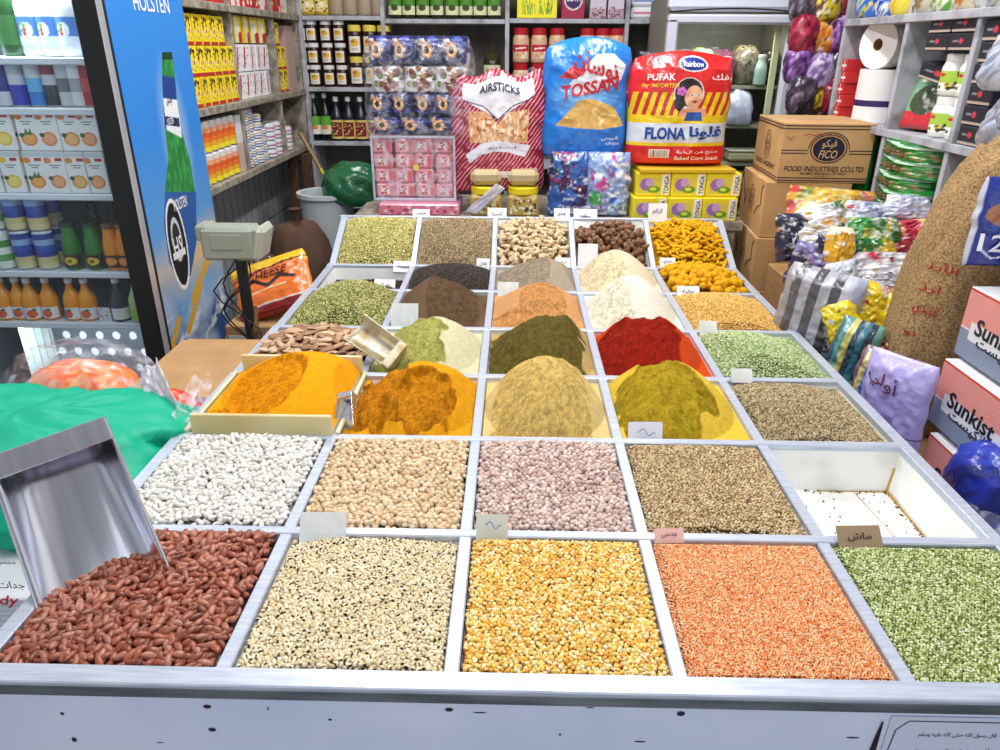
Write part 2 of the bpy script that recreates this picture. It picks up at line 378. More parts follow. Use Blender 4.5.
def hexpts(x0, x1, y0, y1, sp, jit=.28):
    xs = np.arange(x0, x1, sp); ys = np.arange(y0, y1, sp*.866); X, Y = np.meshgrid(xs, ys); X = X+(np.arange(len(ys)) % 2)[:, None]*sp/2
    P = np.stack([X.ravel(), Y.ravel()], -1); P += rng.uniform(-jit, jit, P.shape)*sp
    return P[(P[:, 0] > x0)&(P[:, 0] < x1)&(P[:, 1] > y0)&(P[:, 1] < y1)]
# ============================================================ THE ROOM
XL, XR, YB, YF, ZC = -2.0, 1.72, 4.98, -.9, 3.0
def slab(name, a, b, mt, uv=None):
    m = M(); a, b = np.array(a, float), np.array(b, float); m.box((a+b)/2, b-a, '#999999', 0.0005); o = struct(name, m, mt)
    if uv:
        me = o.data; l = me.uv_layers.new(name='UVMap')
        for lp in me.loops: p = me.vertices[lp.vertex_index].co; l.data[lp.index].uv = (p[uv[0]], p[uv[1]])
    return o
FLOORM = tile_mat('floor_tiles', '#8d8a84', '#98958f', '#55524d', .4, .4)
WALLT = tile_mat('wall_tiles', '#d2d6de', '#dce0e8', '#5c5f66', .1, .3)
WALLB = tile_mat('back_wall_tiles', '#a9aeaa', '#b4b9b4', '#3d403e', .3, .3)
CEIL = mat('#e8e8ea', .8)
slab('floor', (XL-.1, YF-1.5, -.1), (XR+.1, YB+.1, 0), FLOORM, (0, 1))
slab('ceiling', (XL-.1, YF-1, ZC), (XR+.1, YB+.1, ZC+.1), CEIL)
slab('wall_back', (XL-.1, YB, 0), (XR+.1, YB+.1, ZC), WALLB, (0, 2))
slab('wall_left', (XL-.1, YF-.5, 0), (XL, YB, ZC), mat('#c9ccd2', .7))
slab('wall_right', (XR, YF-.5, 0), (XR+.1, YB, ZC), mat('#c9ccd2', .7))
# tiled side wall that carries the grocery shelves
slab('wall_inner_left', (-1.62, 2.97, 0), (-1.56, YB, ZC), WALLT, (1, 2))
for i, (x, y) in enumerate(((-.55, 1.3), (.65, 1.3), (-.6, 3.0), (.6, 3.0))):
    t = thing('ceiling_light', 'ceiling tube light over the %s %s of the counter' % ('front' if y < 2 else 'back', 'left' if x < 0 else 'right'), 'ceiling light', (x, y, 2.95), 0, 'ceiling tube lights')
    M().box((0, 0, .03), (.16, 1.25, .04), '#ffffff').build('housing', mat('#e9e9ea', .5), t)

# ============================================================ THE DISPLAY COUNTER
CX = [-.738, -.403, -.080, .240, .557, .872]
CY = [.7456, 1.075, 1.4226, 1.7655, 2.1234, 2.5056, 2.8176, 3.1016]
CZ = [.803, .803, .803, .803, .803, .803, .808, .943]
CL = [-.752, -.750, -.747, -.743, -.738, -.733, -.730, -.723]       # the left rail runs slightly askew
CTR = thing('display_counter', 'white wooden grain counter with aluminium edged bins in five columns', 'display counter', (0, 0, 0))
x0, x1, y0, y1 = -.762, CX[5]+.012, CY[0]-.016, CY[7]+.012
def cz(y): return float(np.interp(y, CY, CZ))
m = M(); m.box(((x0+x1)/2, y0+.012, .44), (x1-x0, .016, .68), '#ffffff')
pnl = m.build('front_panel', WPAINT, CTR)
m = M()
for px, py, a, b in ((207, 707, .006, .004), (212, 730, .006, .004), (449, 710, .006, .004), (681, 714, .006, .005), (480, 713, .010, .0012), (268, 709, .001, .004), (62, 714, .003, .003), (74, 740, .004, .005), (640, 742, .009, .0015), (853, 738, .01, .0015), (330, 720, .003, .002), (560, 735, .002, .002), (590, 708, .006, .001), (160, 743, .006, .001)):
    p = U(px, py, Y=y0+.003); t = np.arange(8)*PI/4
    M().add(np.stack([p[0]+a*np.cos(t), np.full(8, y0+.0034), p[2]+b*np.sin(t)], -1), [list(range(8))], H('#20242c')).build('paint_chip', mat('#22252d', .7), pnl)
m = M(); m.box((x0+.009, (y0+y1)/2, .40), (.016, y1-y0-.02, .62), '#ffffff'); m.box((x1-.009, (y0+y1)/2, .40), (.016, y1-y0-.02, .62), '#ffffff'); m.box(((x0+x1)/2, y1-.01, .44), (x1-x0-.04, .014, .84), '#ffffff')
m.build('side_panel', WPAINT, CTR)
# front rail: bright strip on top and a darker lip turned down in front
M().box(((x0+x1)/2, CY[0]-.006, .7975), (x1-x0+.02, .034, .011), '#fff', .002).build('front_rail', ALU, CTR)
M().box(((x0+x1)/2, CY[0]-.0215, .787), (x1-x0+.02, .005, .018), '#fff', .001).build('front_lip', ALUD, CTR)
for s, xx in ((0, CX[0]), (1, CX[5])):
    m = M()
    for i in range(7):
        a, b = np.array([xx if s else CL[i], CY[i], CZ[i]]), np.array([xx if s else CL[i+1], CY[i+1], CZ[i+1]]); an = math.atan2(b[2]-a[2], b[1]-a[1]); L_ = np.linalg.norm(b-a)
        m.box((a+b)/2-[0, 0, .009], (.026, L_+.004, .018), '#fff', .002, R=Matrix.Rotation(an, 3, 'X'))
    m.build('side_rail', ALU, CTR)
for j in range(1, 5):
    m = M()
    for i in range(7):
        a, b = np.array([CX[j], CY[i]+.004, CZ[i]]), np.array([CX[j], CY[i+1]-.004, CZ[i+1]]); an = math.atan2(b[2]-a[2], b[1]-a[1]); L_ = np.linalg.norm(b-a)
        m.box((a+b)/2-[0, 0, .0105], (.022, L_, .018), '#fff', .002, R=Matrix.Rotation(an, 3, 'X'))
    m.build('lengthwise_divider', ALU, CTR)
for i in range(1, 8):
    M().box(((x0+x1)/2, CY[i], CZ[i]-.0085), (x1-x0-.03, .022, .018), '#fff', .002).build('crosswise_divider' if i < 7 else 'back_rail', ALU, CTR)
def bin_rect(r, c): return (CX[c] if c else (CL[r]+CL[r+1])/2)+.0125, CX[c+1]-.0115, CY[r]+.0115, CY[r+1]-.0115
def rimz(r, v): return CZ[r]+(CZ[r+1]-CZ[r])*v
TD = .105
for r in range(7):
    for c in range(5):
        a0, a1, b0, b1 = bin_rect(r, c); m = M(); i = .018
        T = [(a0, b0, rimz(r, 0)-.012), (a1, b0, rimz(r, 0)-.012), (a1, b1, rimz(r, 1)-.012), (a0, b1, rimz(r, 1)-.012)]
        Bt = [(a0+i, b0+i, rimz(r, 0)-TD), (a1-i, b0+i, rimz(r, 0)-TD), (a1-i, b1-i, rimz(r, 1)-TD), (a0+i, b1-i, rimz(r, 1)-TD)]
        for k in range(4):
            l = (k+1) % 4; m.add([T[l], T[k], Bt[k], Bt[l]], [[0, 1, 2, 3]], H('#eee'))
        m.add(Bt, [[0, 1, 2, 3]], H('#eee'))
        tr = m.build('bin_tray', TRAYM, CTR)
        if (r, c) == (1, 4):                     # the one empty bin: dusty corner seams and a few leftover grains
            m = M(); A_, B_, D_ = np.array(Bt[2]), np.array(Bt[1]), np.array(T[2]); E_ = np.array(Bt[3]); up = np.array([0, 0, .0012])
            def seam(p, q, wd, col, off):
                d = q-p; n = 26; P = []
                sdv = np.cross(d/np.linalg.norm(d), off/np.linalg.norm(off))
                for k in range(n):
                    t = k/(n-1); ww = wd*(.25+.9*fbm(np.array(t*9), np.array(.3), 4))*(1-.55*t); ce = p+d*t+off; P.append([ce-sdv*ww, ce+sdv*ww])
                m.grid(np.array(P), H(col), False)
            seam(A_, B_, .008, '#c59a4e', up+np.array([-.003, 0, 0])); seam(A_, E_*.6+A_*.4, .0035, '#b9a06a', up+np.array([0, -.003, 0]))
            seam(A_, A_*.4+D_*.6, .008, '#cfae6c', np.array([-.002, -.002, 0])); seam(A_+[-.075, 0, 0], B_+[-.05, 0, 0], .0014, '#c9a96a', up)
            m.build('dust', mat('#c09a55', .95), tr); m = M()
            pos = np.array([A_*(1-t)+B_*t+np.array([-abs(rng.normal(.004, .006)), rng.normal(0, .004), .002]) for t in rng.uniform(0, 1, 60)]+[A_*(1-t)+E_*t+np.array([0, -abs(rng.normal(.004, .007)), .002]) for t in rng.uniform(0, .75, 34)]+[[rng.uniform(a0+.05, a1-.03), rng.uniform(b0+.1, b1-.03), rimz(r, 0)-TD+.002] for _ in range(26)])
            scatter(m, ICO1, pos, (.0027, .0018, .0014), ['#5c4a20', '#8a7030', '#3a3018', '#6d7a30'])
            lg = tag(m.build('leftover_grain', GRAIN), 'a few dark leftover grains scattered in the only empty white bin', 'grains', kind='stuff')

# ---------------- heaps
def repose(hf, r, c):
    """loose grain slopes down to just under the rim along the four sides"""
    a0, a1, b0, b1 = bin_rect(r, c)
    return lambda u, v: np.minimum(hf(u, v), -.015+.95*np.minimum(np.minimum(u, 1-u)*(a1-a0), np.minimum(v, 1-v)*(b1-b0)))
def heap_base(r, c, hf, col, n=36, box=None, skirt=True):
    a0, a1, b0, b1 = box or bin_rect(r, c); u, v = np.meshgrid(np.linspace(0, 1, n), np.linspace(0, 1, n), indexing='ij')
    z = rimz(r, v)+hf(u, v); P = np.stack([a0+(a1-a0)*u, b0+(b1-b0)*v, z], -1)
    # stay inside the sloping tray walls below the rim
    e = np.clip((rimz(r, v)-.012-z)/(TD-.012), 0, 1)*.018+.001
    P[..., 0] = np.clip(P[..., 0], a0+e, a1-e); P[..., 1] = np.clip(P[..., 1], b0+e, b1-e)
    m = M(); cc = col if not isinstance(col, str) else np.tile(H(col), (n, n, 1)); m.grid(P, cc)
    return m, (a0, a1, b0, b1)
def level(u0=-.014, dome=.02, uc=.5, vc=.5, tl=0, seed=1):
    return lambda u, v: u0+dome*(1-np.clip(((u-uc)/.55)**2+((v-vc)/.55)**2, 0, 1.6))+tl*(u-.5)+.004*(fbm(u*5, v*5, seed)-.5)
def seeds(r, c, name, label, hf, tmpl, size, sp, cols, base, mt=None, vcol=None, flat_=1., layers=1, indiv=None, cat='beans', jit=.12):
    hf = repose(hf, r, c); m, (a0, a1, b0, b1) = heap_base(r, c, hf, base); g = size[0]*.6  # base is darker than the grains: shade of their gaps put into colour
    allp = []
    for L in range(layers):
        P = hexpts(a0+g, a1-g, b0+g, b1-g, sp); u = (P[:, 0]-a0)/(a1-a0); v = (P[:, 1]-b0)/(b1-b0)
        z = rimz(r, v)+hf(u, v)+size[2]*(.35+.9*L)+rng.uniform(-.3, .5, len(P))*size[2]*.8
        allp.append(np.column_stack([P, z]))
    P = np.concatenate(allp)
    if indiv:
        top = P; o = np.argsort(top[:, 1]-.02*(top[:, 2]-.8)*50); pick, rest = top[o[:300]], top[o[300:]]
        nm, lb, grp = indiv
        ms = []
        for k in range(6):
            pal = [cols[k % len(cols)]]; q = M(); scatter(q, tmpl, np.zeros((1, 3)), size, pal, 0, vcol, .08); o_ = q.build(nm, mt or BEAN); ms.append(o_)
        R = rotm(len(pick), flat_)
        for k, p in enumerate(pick):
            o_ = ms[k] if k < 6 else ms[rng.integers(6)].copy()
            if k >= 6: C.objects.link(o_)
            o_.location = p; o_.rotation_euler = Matrix(R[k]).to_euler(); tag(o_, lb, cat[:-1] if cat.endswith('s') else cat, grp)
        P = rest
    scatter(m, tmpl, P, size, cols, flat_, vcol, jit)
    return tag(m.build(name, mt or GRAIN), label, cat, kind='stuff')
DISC = (ICO1[0].copy(), ICO1[1])
def ring(r_, n=6): pass
# front row
KB = kidney(ICO2, .30)
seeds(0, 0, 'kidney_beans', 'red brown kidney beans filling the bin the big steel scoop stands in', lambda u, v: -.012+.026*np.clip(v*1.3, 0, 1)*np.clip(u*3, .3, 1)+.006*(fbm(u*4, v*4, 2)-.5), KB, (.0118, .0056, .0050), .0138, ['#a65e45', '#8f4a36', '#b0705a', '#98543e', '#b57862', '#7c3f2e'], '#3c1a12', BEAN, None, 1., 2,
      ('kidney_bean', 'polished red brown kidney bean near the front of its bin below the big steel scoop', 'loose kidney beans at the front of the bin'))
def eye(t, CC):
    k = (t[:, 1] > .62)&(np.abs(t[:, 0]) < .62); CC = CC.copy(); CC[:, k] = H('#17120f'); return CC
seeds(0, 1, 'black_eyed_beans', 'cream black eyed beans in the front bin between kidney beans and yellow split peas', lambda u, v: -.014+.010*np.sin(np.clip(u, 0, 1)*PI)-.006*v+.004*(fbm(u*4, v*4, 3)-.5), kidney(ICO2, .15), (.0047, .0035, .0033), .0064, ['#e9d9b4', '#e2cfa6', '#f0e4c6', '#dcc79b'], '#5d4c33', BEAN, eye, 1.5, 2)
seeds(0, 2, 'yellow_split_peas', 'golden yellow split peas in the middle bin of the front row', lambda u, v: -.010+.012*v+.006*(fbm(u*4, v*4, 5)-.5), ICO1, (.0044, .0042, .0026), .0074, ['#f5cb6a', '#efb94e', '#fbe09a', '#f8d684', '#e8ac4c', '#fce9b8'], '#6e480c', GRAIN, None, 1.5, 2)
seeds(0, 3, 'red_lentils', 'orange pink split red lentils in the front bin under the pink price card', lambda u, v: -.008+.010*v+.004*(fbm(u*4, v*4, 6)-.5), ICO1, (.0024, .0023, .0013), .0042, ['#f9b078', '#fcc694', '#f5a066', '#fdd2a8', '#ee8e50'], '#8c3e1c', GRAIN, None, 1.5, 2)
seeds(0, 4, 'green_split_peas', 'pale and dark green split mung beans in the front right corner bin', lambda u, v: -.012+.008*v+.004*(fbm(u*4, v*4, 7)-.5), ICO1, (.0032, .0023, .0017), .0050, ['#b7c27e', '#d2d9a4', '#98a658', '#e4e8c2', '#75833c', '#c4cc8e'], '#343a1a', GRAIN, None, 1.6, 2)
# second row
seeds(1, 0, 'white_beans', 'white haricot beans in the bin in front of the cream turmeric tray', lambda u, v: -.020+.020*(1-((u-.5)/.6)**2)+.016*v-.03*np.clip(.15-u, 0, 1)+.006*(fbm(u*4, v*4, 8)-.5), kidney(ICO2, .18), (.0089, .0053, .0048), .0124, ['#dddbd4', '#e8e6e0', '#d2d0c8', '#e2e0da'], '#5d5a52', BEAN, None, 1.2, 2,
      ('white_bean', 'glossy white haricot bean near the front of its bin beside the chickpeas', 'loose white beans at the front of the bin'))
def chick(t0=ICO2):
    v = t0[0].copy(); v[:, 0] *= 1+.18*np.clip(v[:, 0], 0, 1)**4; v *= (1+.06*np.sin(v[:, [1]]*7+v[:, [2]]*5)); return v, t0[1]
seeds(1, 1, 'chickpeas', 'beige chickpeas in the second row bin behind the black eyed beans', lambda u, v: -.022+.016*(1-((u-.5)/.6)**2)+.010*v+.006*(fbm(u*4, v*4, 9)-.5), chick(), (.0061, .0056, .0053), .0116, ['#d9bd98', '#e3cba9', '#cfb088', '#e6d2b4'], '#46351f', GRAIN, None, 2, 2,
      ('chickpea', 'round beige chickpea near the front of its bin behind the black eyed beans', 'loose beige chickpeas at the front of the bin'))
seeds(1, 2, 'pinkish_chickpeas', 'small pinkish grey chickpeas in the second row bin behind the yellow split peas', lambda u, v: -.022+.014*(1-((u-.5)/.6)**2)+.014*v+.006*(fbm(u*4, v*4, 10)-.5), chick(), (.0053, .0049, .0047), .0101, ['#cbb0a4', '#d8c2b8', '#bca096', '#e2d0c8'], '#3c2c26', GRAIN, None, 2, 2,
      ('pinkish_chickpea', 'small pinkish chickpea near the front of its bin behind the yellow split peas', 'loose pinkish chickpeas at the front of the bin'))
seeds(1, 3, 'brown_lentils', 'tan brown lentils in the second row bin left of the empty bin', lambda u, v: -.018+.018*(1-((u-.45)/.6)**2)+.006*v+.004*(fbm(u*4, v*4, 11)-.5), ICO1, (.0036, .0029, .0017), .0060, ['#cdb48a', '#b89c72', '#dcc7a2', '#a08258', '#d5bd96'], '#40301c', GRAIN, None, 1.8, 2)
# right hand column and seeds further back
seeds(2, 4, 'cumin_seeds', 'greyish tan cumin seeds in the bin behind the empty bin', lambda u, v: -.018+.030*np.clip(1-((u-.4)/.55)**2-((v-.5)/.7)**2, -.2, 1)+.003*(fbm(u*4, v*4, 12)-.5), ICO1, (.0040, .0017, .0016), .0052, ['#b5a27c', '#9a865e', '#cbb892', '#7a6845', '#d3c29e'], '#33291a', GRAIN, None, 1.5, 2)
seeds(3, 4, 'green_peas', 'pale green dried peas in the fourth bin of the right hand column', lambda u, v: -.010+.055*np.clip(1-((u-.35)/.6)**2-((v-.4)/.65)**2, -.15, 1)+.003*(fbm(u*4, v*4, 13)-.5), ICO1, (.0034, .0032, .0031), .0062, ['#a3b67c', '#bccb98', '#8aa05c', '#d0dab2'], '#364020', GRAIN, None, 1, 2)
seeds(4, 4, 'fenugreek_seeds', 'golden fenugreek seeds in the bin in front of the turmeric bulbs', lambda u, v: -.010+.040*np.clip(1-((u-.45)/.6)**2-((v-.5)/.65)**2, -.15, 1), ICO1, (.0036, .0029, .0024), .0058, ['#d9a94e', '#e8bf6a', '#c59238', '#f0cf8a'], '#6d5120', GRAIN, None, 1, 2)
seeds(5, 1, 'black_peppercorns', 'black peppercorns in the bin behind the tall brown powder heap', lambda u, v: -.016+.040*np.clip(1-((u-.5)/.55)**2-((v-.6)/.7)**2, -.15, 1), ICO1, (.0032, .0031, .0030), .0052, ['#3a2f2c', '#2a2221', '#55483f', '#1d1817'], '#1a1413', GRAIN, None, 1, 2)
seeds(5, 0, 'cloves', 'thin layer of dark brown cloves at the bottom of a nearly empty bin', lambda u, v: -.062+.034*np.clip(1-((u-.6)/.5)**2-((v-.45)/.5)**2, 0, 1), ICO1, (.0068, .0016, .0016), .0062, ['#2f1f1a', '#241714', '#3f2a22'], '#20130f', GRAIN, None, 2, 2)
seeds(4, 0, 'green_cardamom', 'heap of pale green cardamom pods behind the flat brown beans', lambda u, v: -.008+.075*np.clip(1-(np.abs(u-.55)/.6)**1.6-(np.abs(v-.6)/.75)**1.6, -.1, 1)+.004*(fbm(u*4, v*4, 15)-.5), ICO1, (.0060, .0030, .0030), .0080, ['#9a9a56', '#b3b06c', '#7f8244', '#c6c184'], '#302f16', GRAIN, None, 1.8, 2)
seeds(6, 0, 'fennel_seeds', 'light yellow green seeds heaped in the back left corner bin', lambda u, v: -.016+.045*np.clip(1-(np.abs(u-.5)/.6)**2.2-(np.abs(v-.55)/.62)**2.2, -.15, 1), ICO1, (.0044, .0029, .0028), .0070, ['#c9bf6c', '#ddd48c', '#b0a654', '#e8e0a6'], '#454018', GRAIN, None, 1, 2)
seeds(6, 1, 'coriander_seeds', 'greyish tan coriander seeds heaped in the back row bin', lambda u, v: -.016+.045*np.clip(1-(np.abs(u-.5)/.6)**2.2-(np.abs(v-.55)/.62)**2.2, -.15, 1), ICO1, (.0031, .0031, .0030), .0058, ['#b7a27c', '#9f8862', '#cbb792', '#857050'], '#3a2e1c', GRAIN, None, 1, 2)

# ---------------- powder heaps
def powder(r, c, name, label, apex, uc, vc, outer, inner, cuts=(), q=1.7, au=.5, av=.55, base=-.014, tail=0, rough=.004, seed=0, n=150, box=None, speck=None, noisy=.25, lift=0):
    a0, a1, b0, b1 = box or bin_rect(r, c); zr = rimz(r, vc)+lift; Hh = U(*apex, Y=b0+(b1-b0)*vc)[2]-zr-base
    u, v = np.meshgrid(np.linspace(0, 1, n), np.linspace(0, 1, n), indexing='ij')
    du = np.abs(u-uc)/np.where(u < uc, max(au, uc), max(au, 1-uc)); dv = np.abs(v-vc)/np.where(v < vc, max(av, vc), max(av, 1-vc))
    rho = (du**2.1+dv**2.1)**(1/2.1); h = base+Hh*np.clip(1-rho**q, -tail, 1)+lift
    mask = np.zeros_like(h)
    for (cu, cv_, ru, rv, dep, *k) in cuts:
        p = k[0] if k else 2.5
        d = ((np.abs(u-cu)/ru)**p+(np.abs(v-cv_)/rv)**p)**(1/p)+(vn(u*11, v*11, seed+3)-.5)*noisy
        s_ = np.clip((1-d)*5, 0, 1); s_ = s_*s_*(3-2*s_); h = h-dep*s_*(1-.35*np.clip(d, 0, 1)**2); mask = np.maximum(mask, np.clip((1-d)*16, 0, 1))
    if box is None: h = np.minimum(h, -.013+1.3*np.minimum(np.minimum(u, 1-u)*(a1-a0), np.minimum(v, 1-v)*(b1-b0)))
    if box is not None: h = np.minimum(h, lift+.004+1.5*np.minimum(np.minimum(u*1.8, 1-u)*(a1-a0), np.minimum(v*3, (1-v)*2)*(b1-b0)))
    h = h+rough*((fbm(u*9, v*9, seed, 5)-.5)*(.35+1.0*mask))+rough*.5*(ridge(u*14, v*14, seed+4)-.5)*mask
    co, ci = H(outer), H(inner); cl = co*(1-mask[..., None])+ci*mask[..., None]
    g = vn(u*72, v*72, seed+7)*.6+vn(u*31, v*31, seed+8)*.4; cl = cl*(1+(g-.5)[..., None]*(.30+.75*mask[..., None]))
    if speck: cl = np.where((_hash(np.floor(u*55), np.floor(v*55), seed) > .93)[..., None], H(speck), cl)
    zz = rimz(r, v)+h; P = np.stack([a0+(a1-a0)*u, b0+(b1-b0)*v, zz], -1); e = np.clip((rimz(r, v)-.012-zz)/(TD-.012), 0, 1)*.018+.001
    P[..., 0] = np.clip(P[..., 0], a0+e, a1-e); P[..., 1] = np.clip(P[..., 1], b0+e, b1-e)
    m = M(); m.grid(P, np.clip(cl, 0, 1))
    return tag(m.build(name, POWDER), label, 'spice powder', kind='stuff')
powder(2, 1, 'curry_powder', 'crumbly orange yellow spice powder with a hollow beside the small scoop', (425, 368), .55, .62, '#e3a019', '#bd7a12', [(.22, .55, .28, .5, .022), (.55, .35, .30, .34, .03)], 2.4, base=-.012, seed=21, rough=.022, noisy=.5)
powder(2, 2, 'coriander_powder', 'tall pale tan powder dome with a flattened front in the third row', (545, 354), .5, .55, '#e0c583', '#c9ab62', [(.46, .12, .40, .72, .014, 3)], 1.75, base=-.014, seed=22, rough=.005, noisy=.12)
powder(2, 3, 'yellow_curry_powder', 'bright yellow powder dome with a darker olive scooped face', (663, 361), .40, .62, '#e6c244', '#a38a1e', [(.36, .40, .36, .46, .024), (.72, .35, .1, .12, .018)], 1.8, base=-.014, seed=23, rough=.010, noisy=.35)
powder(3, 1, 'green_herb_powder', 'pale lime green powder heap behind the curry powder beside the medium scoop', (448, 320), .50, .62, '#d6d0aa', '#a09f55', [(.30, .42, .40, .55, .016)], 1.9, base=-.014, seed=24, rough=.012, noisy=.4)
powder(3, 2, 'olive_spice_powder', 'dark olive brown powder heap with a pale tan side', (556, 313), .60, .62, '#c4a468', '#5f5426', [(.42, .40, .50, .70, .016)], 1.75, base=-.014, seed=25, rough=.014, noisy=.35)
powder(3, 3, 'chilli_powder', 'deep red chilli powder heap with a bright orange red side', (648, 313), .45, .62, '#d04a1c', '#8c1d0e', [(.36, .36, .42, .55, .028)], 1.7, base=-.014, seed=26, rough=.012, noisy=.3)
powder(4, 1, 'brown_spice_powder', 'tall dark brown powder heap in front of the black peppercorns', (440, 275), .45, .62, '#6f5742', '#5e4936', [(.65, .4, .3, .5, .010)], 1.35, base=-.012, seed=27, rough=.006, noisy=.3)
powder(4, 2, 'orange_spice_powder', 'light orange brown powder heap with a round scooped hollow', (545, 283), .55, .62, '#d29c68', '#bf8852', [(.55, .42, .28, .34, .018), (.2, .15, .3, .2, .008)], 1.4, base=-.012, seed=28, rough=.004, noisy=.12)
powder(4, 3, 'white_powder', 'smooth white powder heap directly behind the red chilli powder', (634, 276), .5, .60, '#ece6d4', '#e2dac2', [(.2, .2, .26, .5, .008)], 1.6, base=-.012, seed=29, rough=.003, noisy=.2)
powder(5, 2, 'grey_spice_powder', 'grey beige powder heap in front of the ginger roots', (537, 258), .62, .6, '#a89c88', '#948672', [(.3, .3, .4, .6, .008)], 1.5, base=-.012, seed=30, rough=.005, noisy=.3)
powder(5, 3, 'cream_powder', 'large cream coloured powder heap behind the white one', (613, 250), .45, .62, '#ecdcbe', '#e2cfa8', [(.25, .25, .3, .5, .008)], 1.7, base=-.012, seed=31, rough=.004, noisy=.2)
# the cream tray of turmeric stands on top of its bin
ta, tb = U(196, 432, Z=.803), U(330, 432, Z=.803)
TX0, TX1, TY0, TY1 = -.728, -.398, CY[2]+.006, CY[3]-.006
t = thing('turmeric_tray', 'shallow cream painted tray of turmeric set on top of the counter bins', 'tray', (0, 0, .803))
CREAM = ramp_mat('cream_painted_tray', '#d6c489', '#e6dcae', 7, .6, 0, .3, .6)
M().box(((TX0+TX1)/2+.002, TY0, .024), (TX1-TX0-.012, .010, .050), '#e0d4a0', .002).build('front_board', CREAM, t)
M().box(((TX0+TX1)/2+.006, TY1, .026), (TX1-TX0-.01, .010, .056), '#e0d4a0', .002).build('back_board', CREAM, t)
for xx in (TX0-.008, TX1+.006): M().box((xx, (TY0+TY1)/2, .004), (.010, TY1-TY0, .008), '#e0d4a0', .002).build('side_board', CREAM, t)
M().box(((TX0+TX1)/2, (TY0+TY1)/2, .003), (TX1-TX0-.01, TY1-TY0-.01, .005), '#e0d4a0', .002).build('base', CREAM, t)
powder(2, 0, 'turmeric_powder', 'bright orange turmeric heap with a smooth scooped hollow in the cream tray', (310, 357), .62, .72, '#f2a414', '#d68708', [(.40, .50, .30, .42, .026, 2.2), (.10, .10, .16, .2, .004)], 2.0, base=.004, seed=32, rough=.004, noisy=.08, box=(TX0+.006, TX1-.004, TY0+.006, TY1-.006), lift=.006)

# ---------------- countable roots and pods
def lumpy(parts_, seed, wr=.18, t0=ICO2, blunt=1):
    m = M()
    for (c, s_, yaw, col) in parts_:
        v = t0[0].copy(); v[:, 0] = np.sign(v[:, 0])*np.abs(v[:, 0])**blunt; v[:, 1:] = v[:, 1:]/np.maximum(np.linalg.norm(v[:, 1:], axis=1), 1e-6)[:, None]*(np.linalg.norm(v[:, 1:], axis=1)**blunt)[:, None] if blunt != 1 else v[:, 1:]; d = 1+wr*(vn(v[:, 0]*2.3+seed, v[:, 1]*2.3+v[:, 2]*1.7, seed)-.5)*2; v = v*d[:, None]*np.array(s_); ca, sa = math.cos(yaw), math.sin(yaw)
        v = v@np.array([[ca, sa, 0], [-sa, ca, 0], [0, 0, 1]])+np.array(c); sh = .85+.3*vn(v[:, 0]*300, v[:, 1]*300+v[:, 2]*90, seed)
        m.add(v, t0[1], H(col)[None]*sh[:, None], True)
    return m
def pile(name, label, group, cat, meshes, r, c, hf, sp, hz, tilt=.4, layers=2, mt=ROOT, along=None):
    a0, a1, b0, b1 = bin_rect(r, c); src = [q.build(name, mt) for q in meshes]; k = 0; g = sp*.45
    for L in range(layers):
        for p in hexpts(a0+g, a1-g, b0+g, b1-g, sp):
            u, v = (p[0]-a0)/(a1-a0), (p[1]-b0)/(b1-b0); h = float(hf(np.array(u), np.array(v)))
            if h < -.09: continue
            z = float(rimz(r, v))+h+hz*(.5+1.1*L)+rng.uniform(-.3, .3)*hz
            if k < len(src): o = src[k]
            else: o = src[rng.integers(len(src))].copy(); C.objects.link(o)
            o.location = (p[0], p[1], z); yw = rng.uniform(0, 2*PI) if along is None else rng.normal(along, .6)
            o.rotation_euler = (rng.normal(0, tilt), rng.normal(0, tilt)-.3*(r == 6), yw); s_ = rng.uniform(.85, 1.2); o.scale = (s_, s_, s_)
            tag(o, label, cat, group); k += 1
    return k
gm = [lumpy([((0, 0, 0), (.021, .0085, .008), 0, '#d8c09a'), ((.012, .009, .002), (.012, .007, .007), .9, '#dcc7a4'), ((-.010, -.008, 0), (.010, .006, .006), -1.0, '#c9ae85')][:2+s % 2], s, .2, blunt=.7) for s in range(5)]
m, _ = heap_base(6, 2, repose(level(-.03, .03), 6, 2), '#8b7350'); tag(m.build('ginger_chips', POWDER), 'bed of broken ginger bits under the dried ginger roots', 'ginger', kind='stuff')
pile('ginger_root', 'pale knobbly dried ginger root in the back row between coriander seeds and brown roots', 'dried ginger roots in the back row', 'ginger', gm, 6, 2, level(-.022, .036), .030, .008)
gm = [lumpy([((0, 0, 0), (.017, .012, .012), 0, '#7d5a40'), ((.012, .010, .006), (.010, .008, .010), .9, '#94705a'), ((-.010, -.006, .004), (.009, .008, .008), -1.0, '#6a4833')][:2+s % 2], s+20, .4) for s in range(5)]
pile('galangal_root', 'rough dark brown dried root in the back row beside the turmeric fingers', 'dried brown roots in the back row', 'root', gm, 6, 3, level(-.040, .045, .55, .5), .036, .010)
m, _ = heap_base(6, 3, repose(level(-.055, .05, .55, .5), 6, 3), '#4b3122'); tag(m.build('root_crumbs', POWDER), 'bed of dark root crumbs under the rough brown roots', 'root crumbs', kind='stuff')
gm = [lumpy([((0, 0, 0), (.023, .0066, .0062), 0, '#e0aa18'), ((.008, .006, .001), (.009, .005, .005), .8, '#d79c12')][:1+s % 2], s+40, .14, blunt=.55) for s in range(5)]
m, _ = heap_base(6, 4, repose(level(-.026, .04), 6, 4), '#a8740c'); tag(m.build('turmeric_chips', POWDER), 'bed of broken yellow chips under the turmeric fingers', 'turmeric', kind='stuff')
pile('turmeric_finger', 'long yellow dried turmeric finger in the back right corner bin', 'turmeric fingers in the back right bin', 'turmeric', gm, 6, 4, level(-.014, .042), .0255, .006, .2)
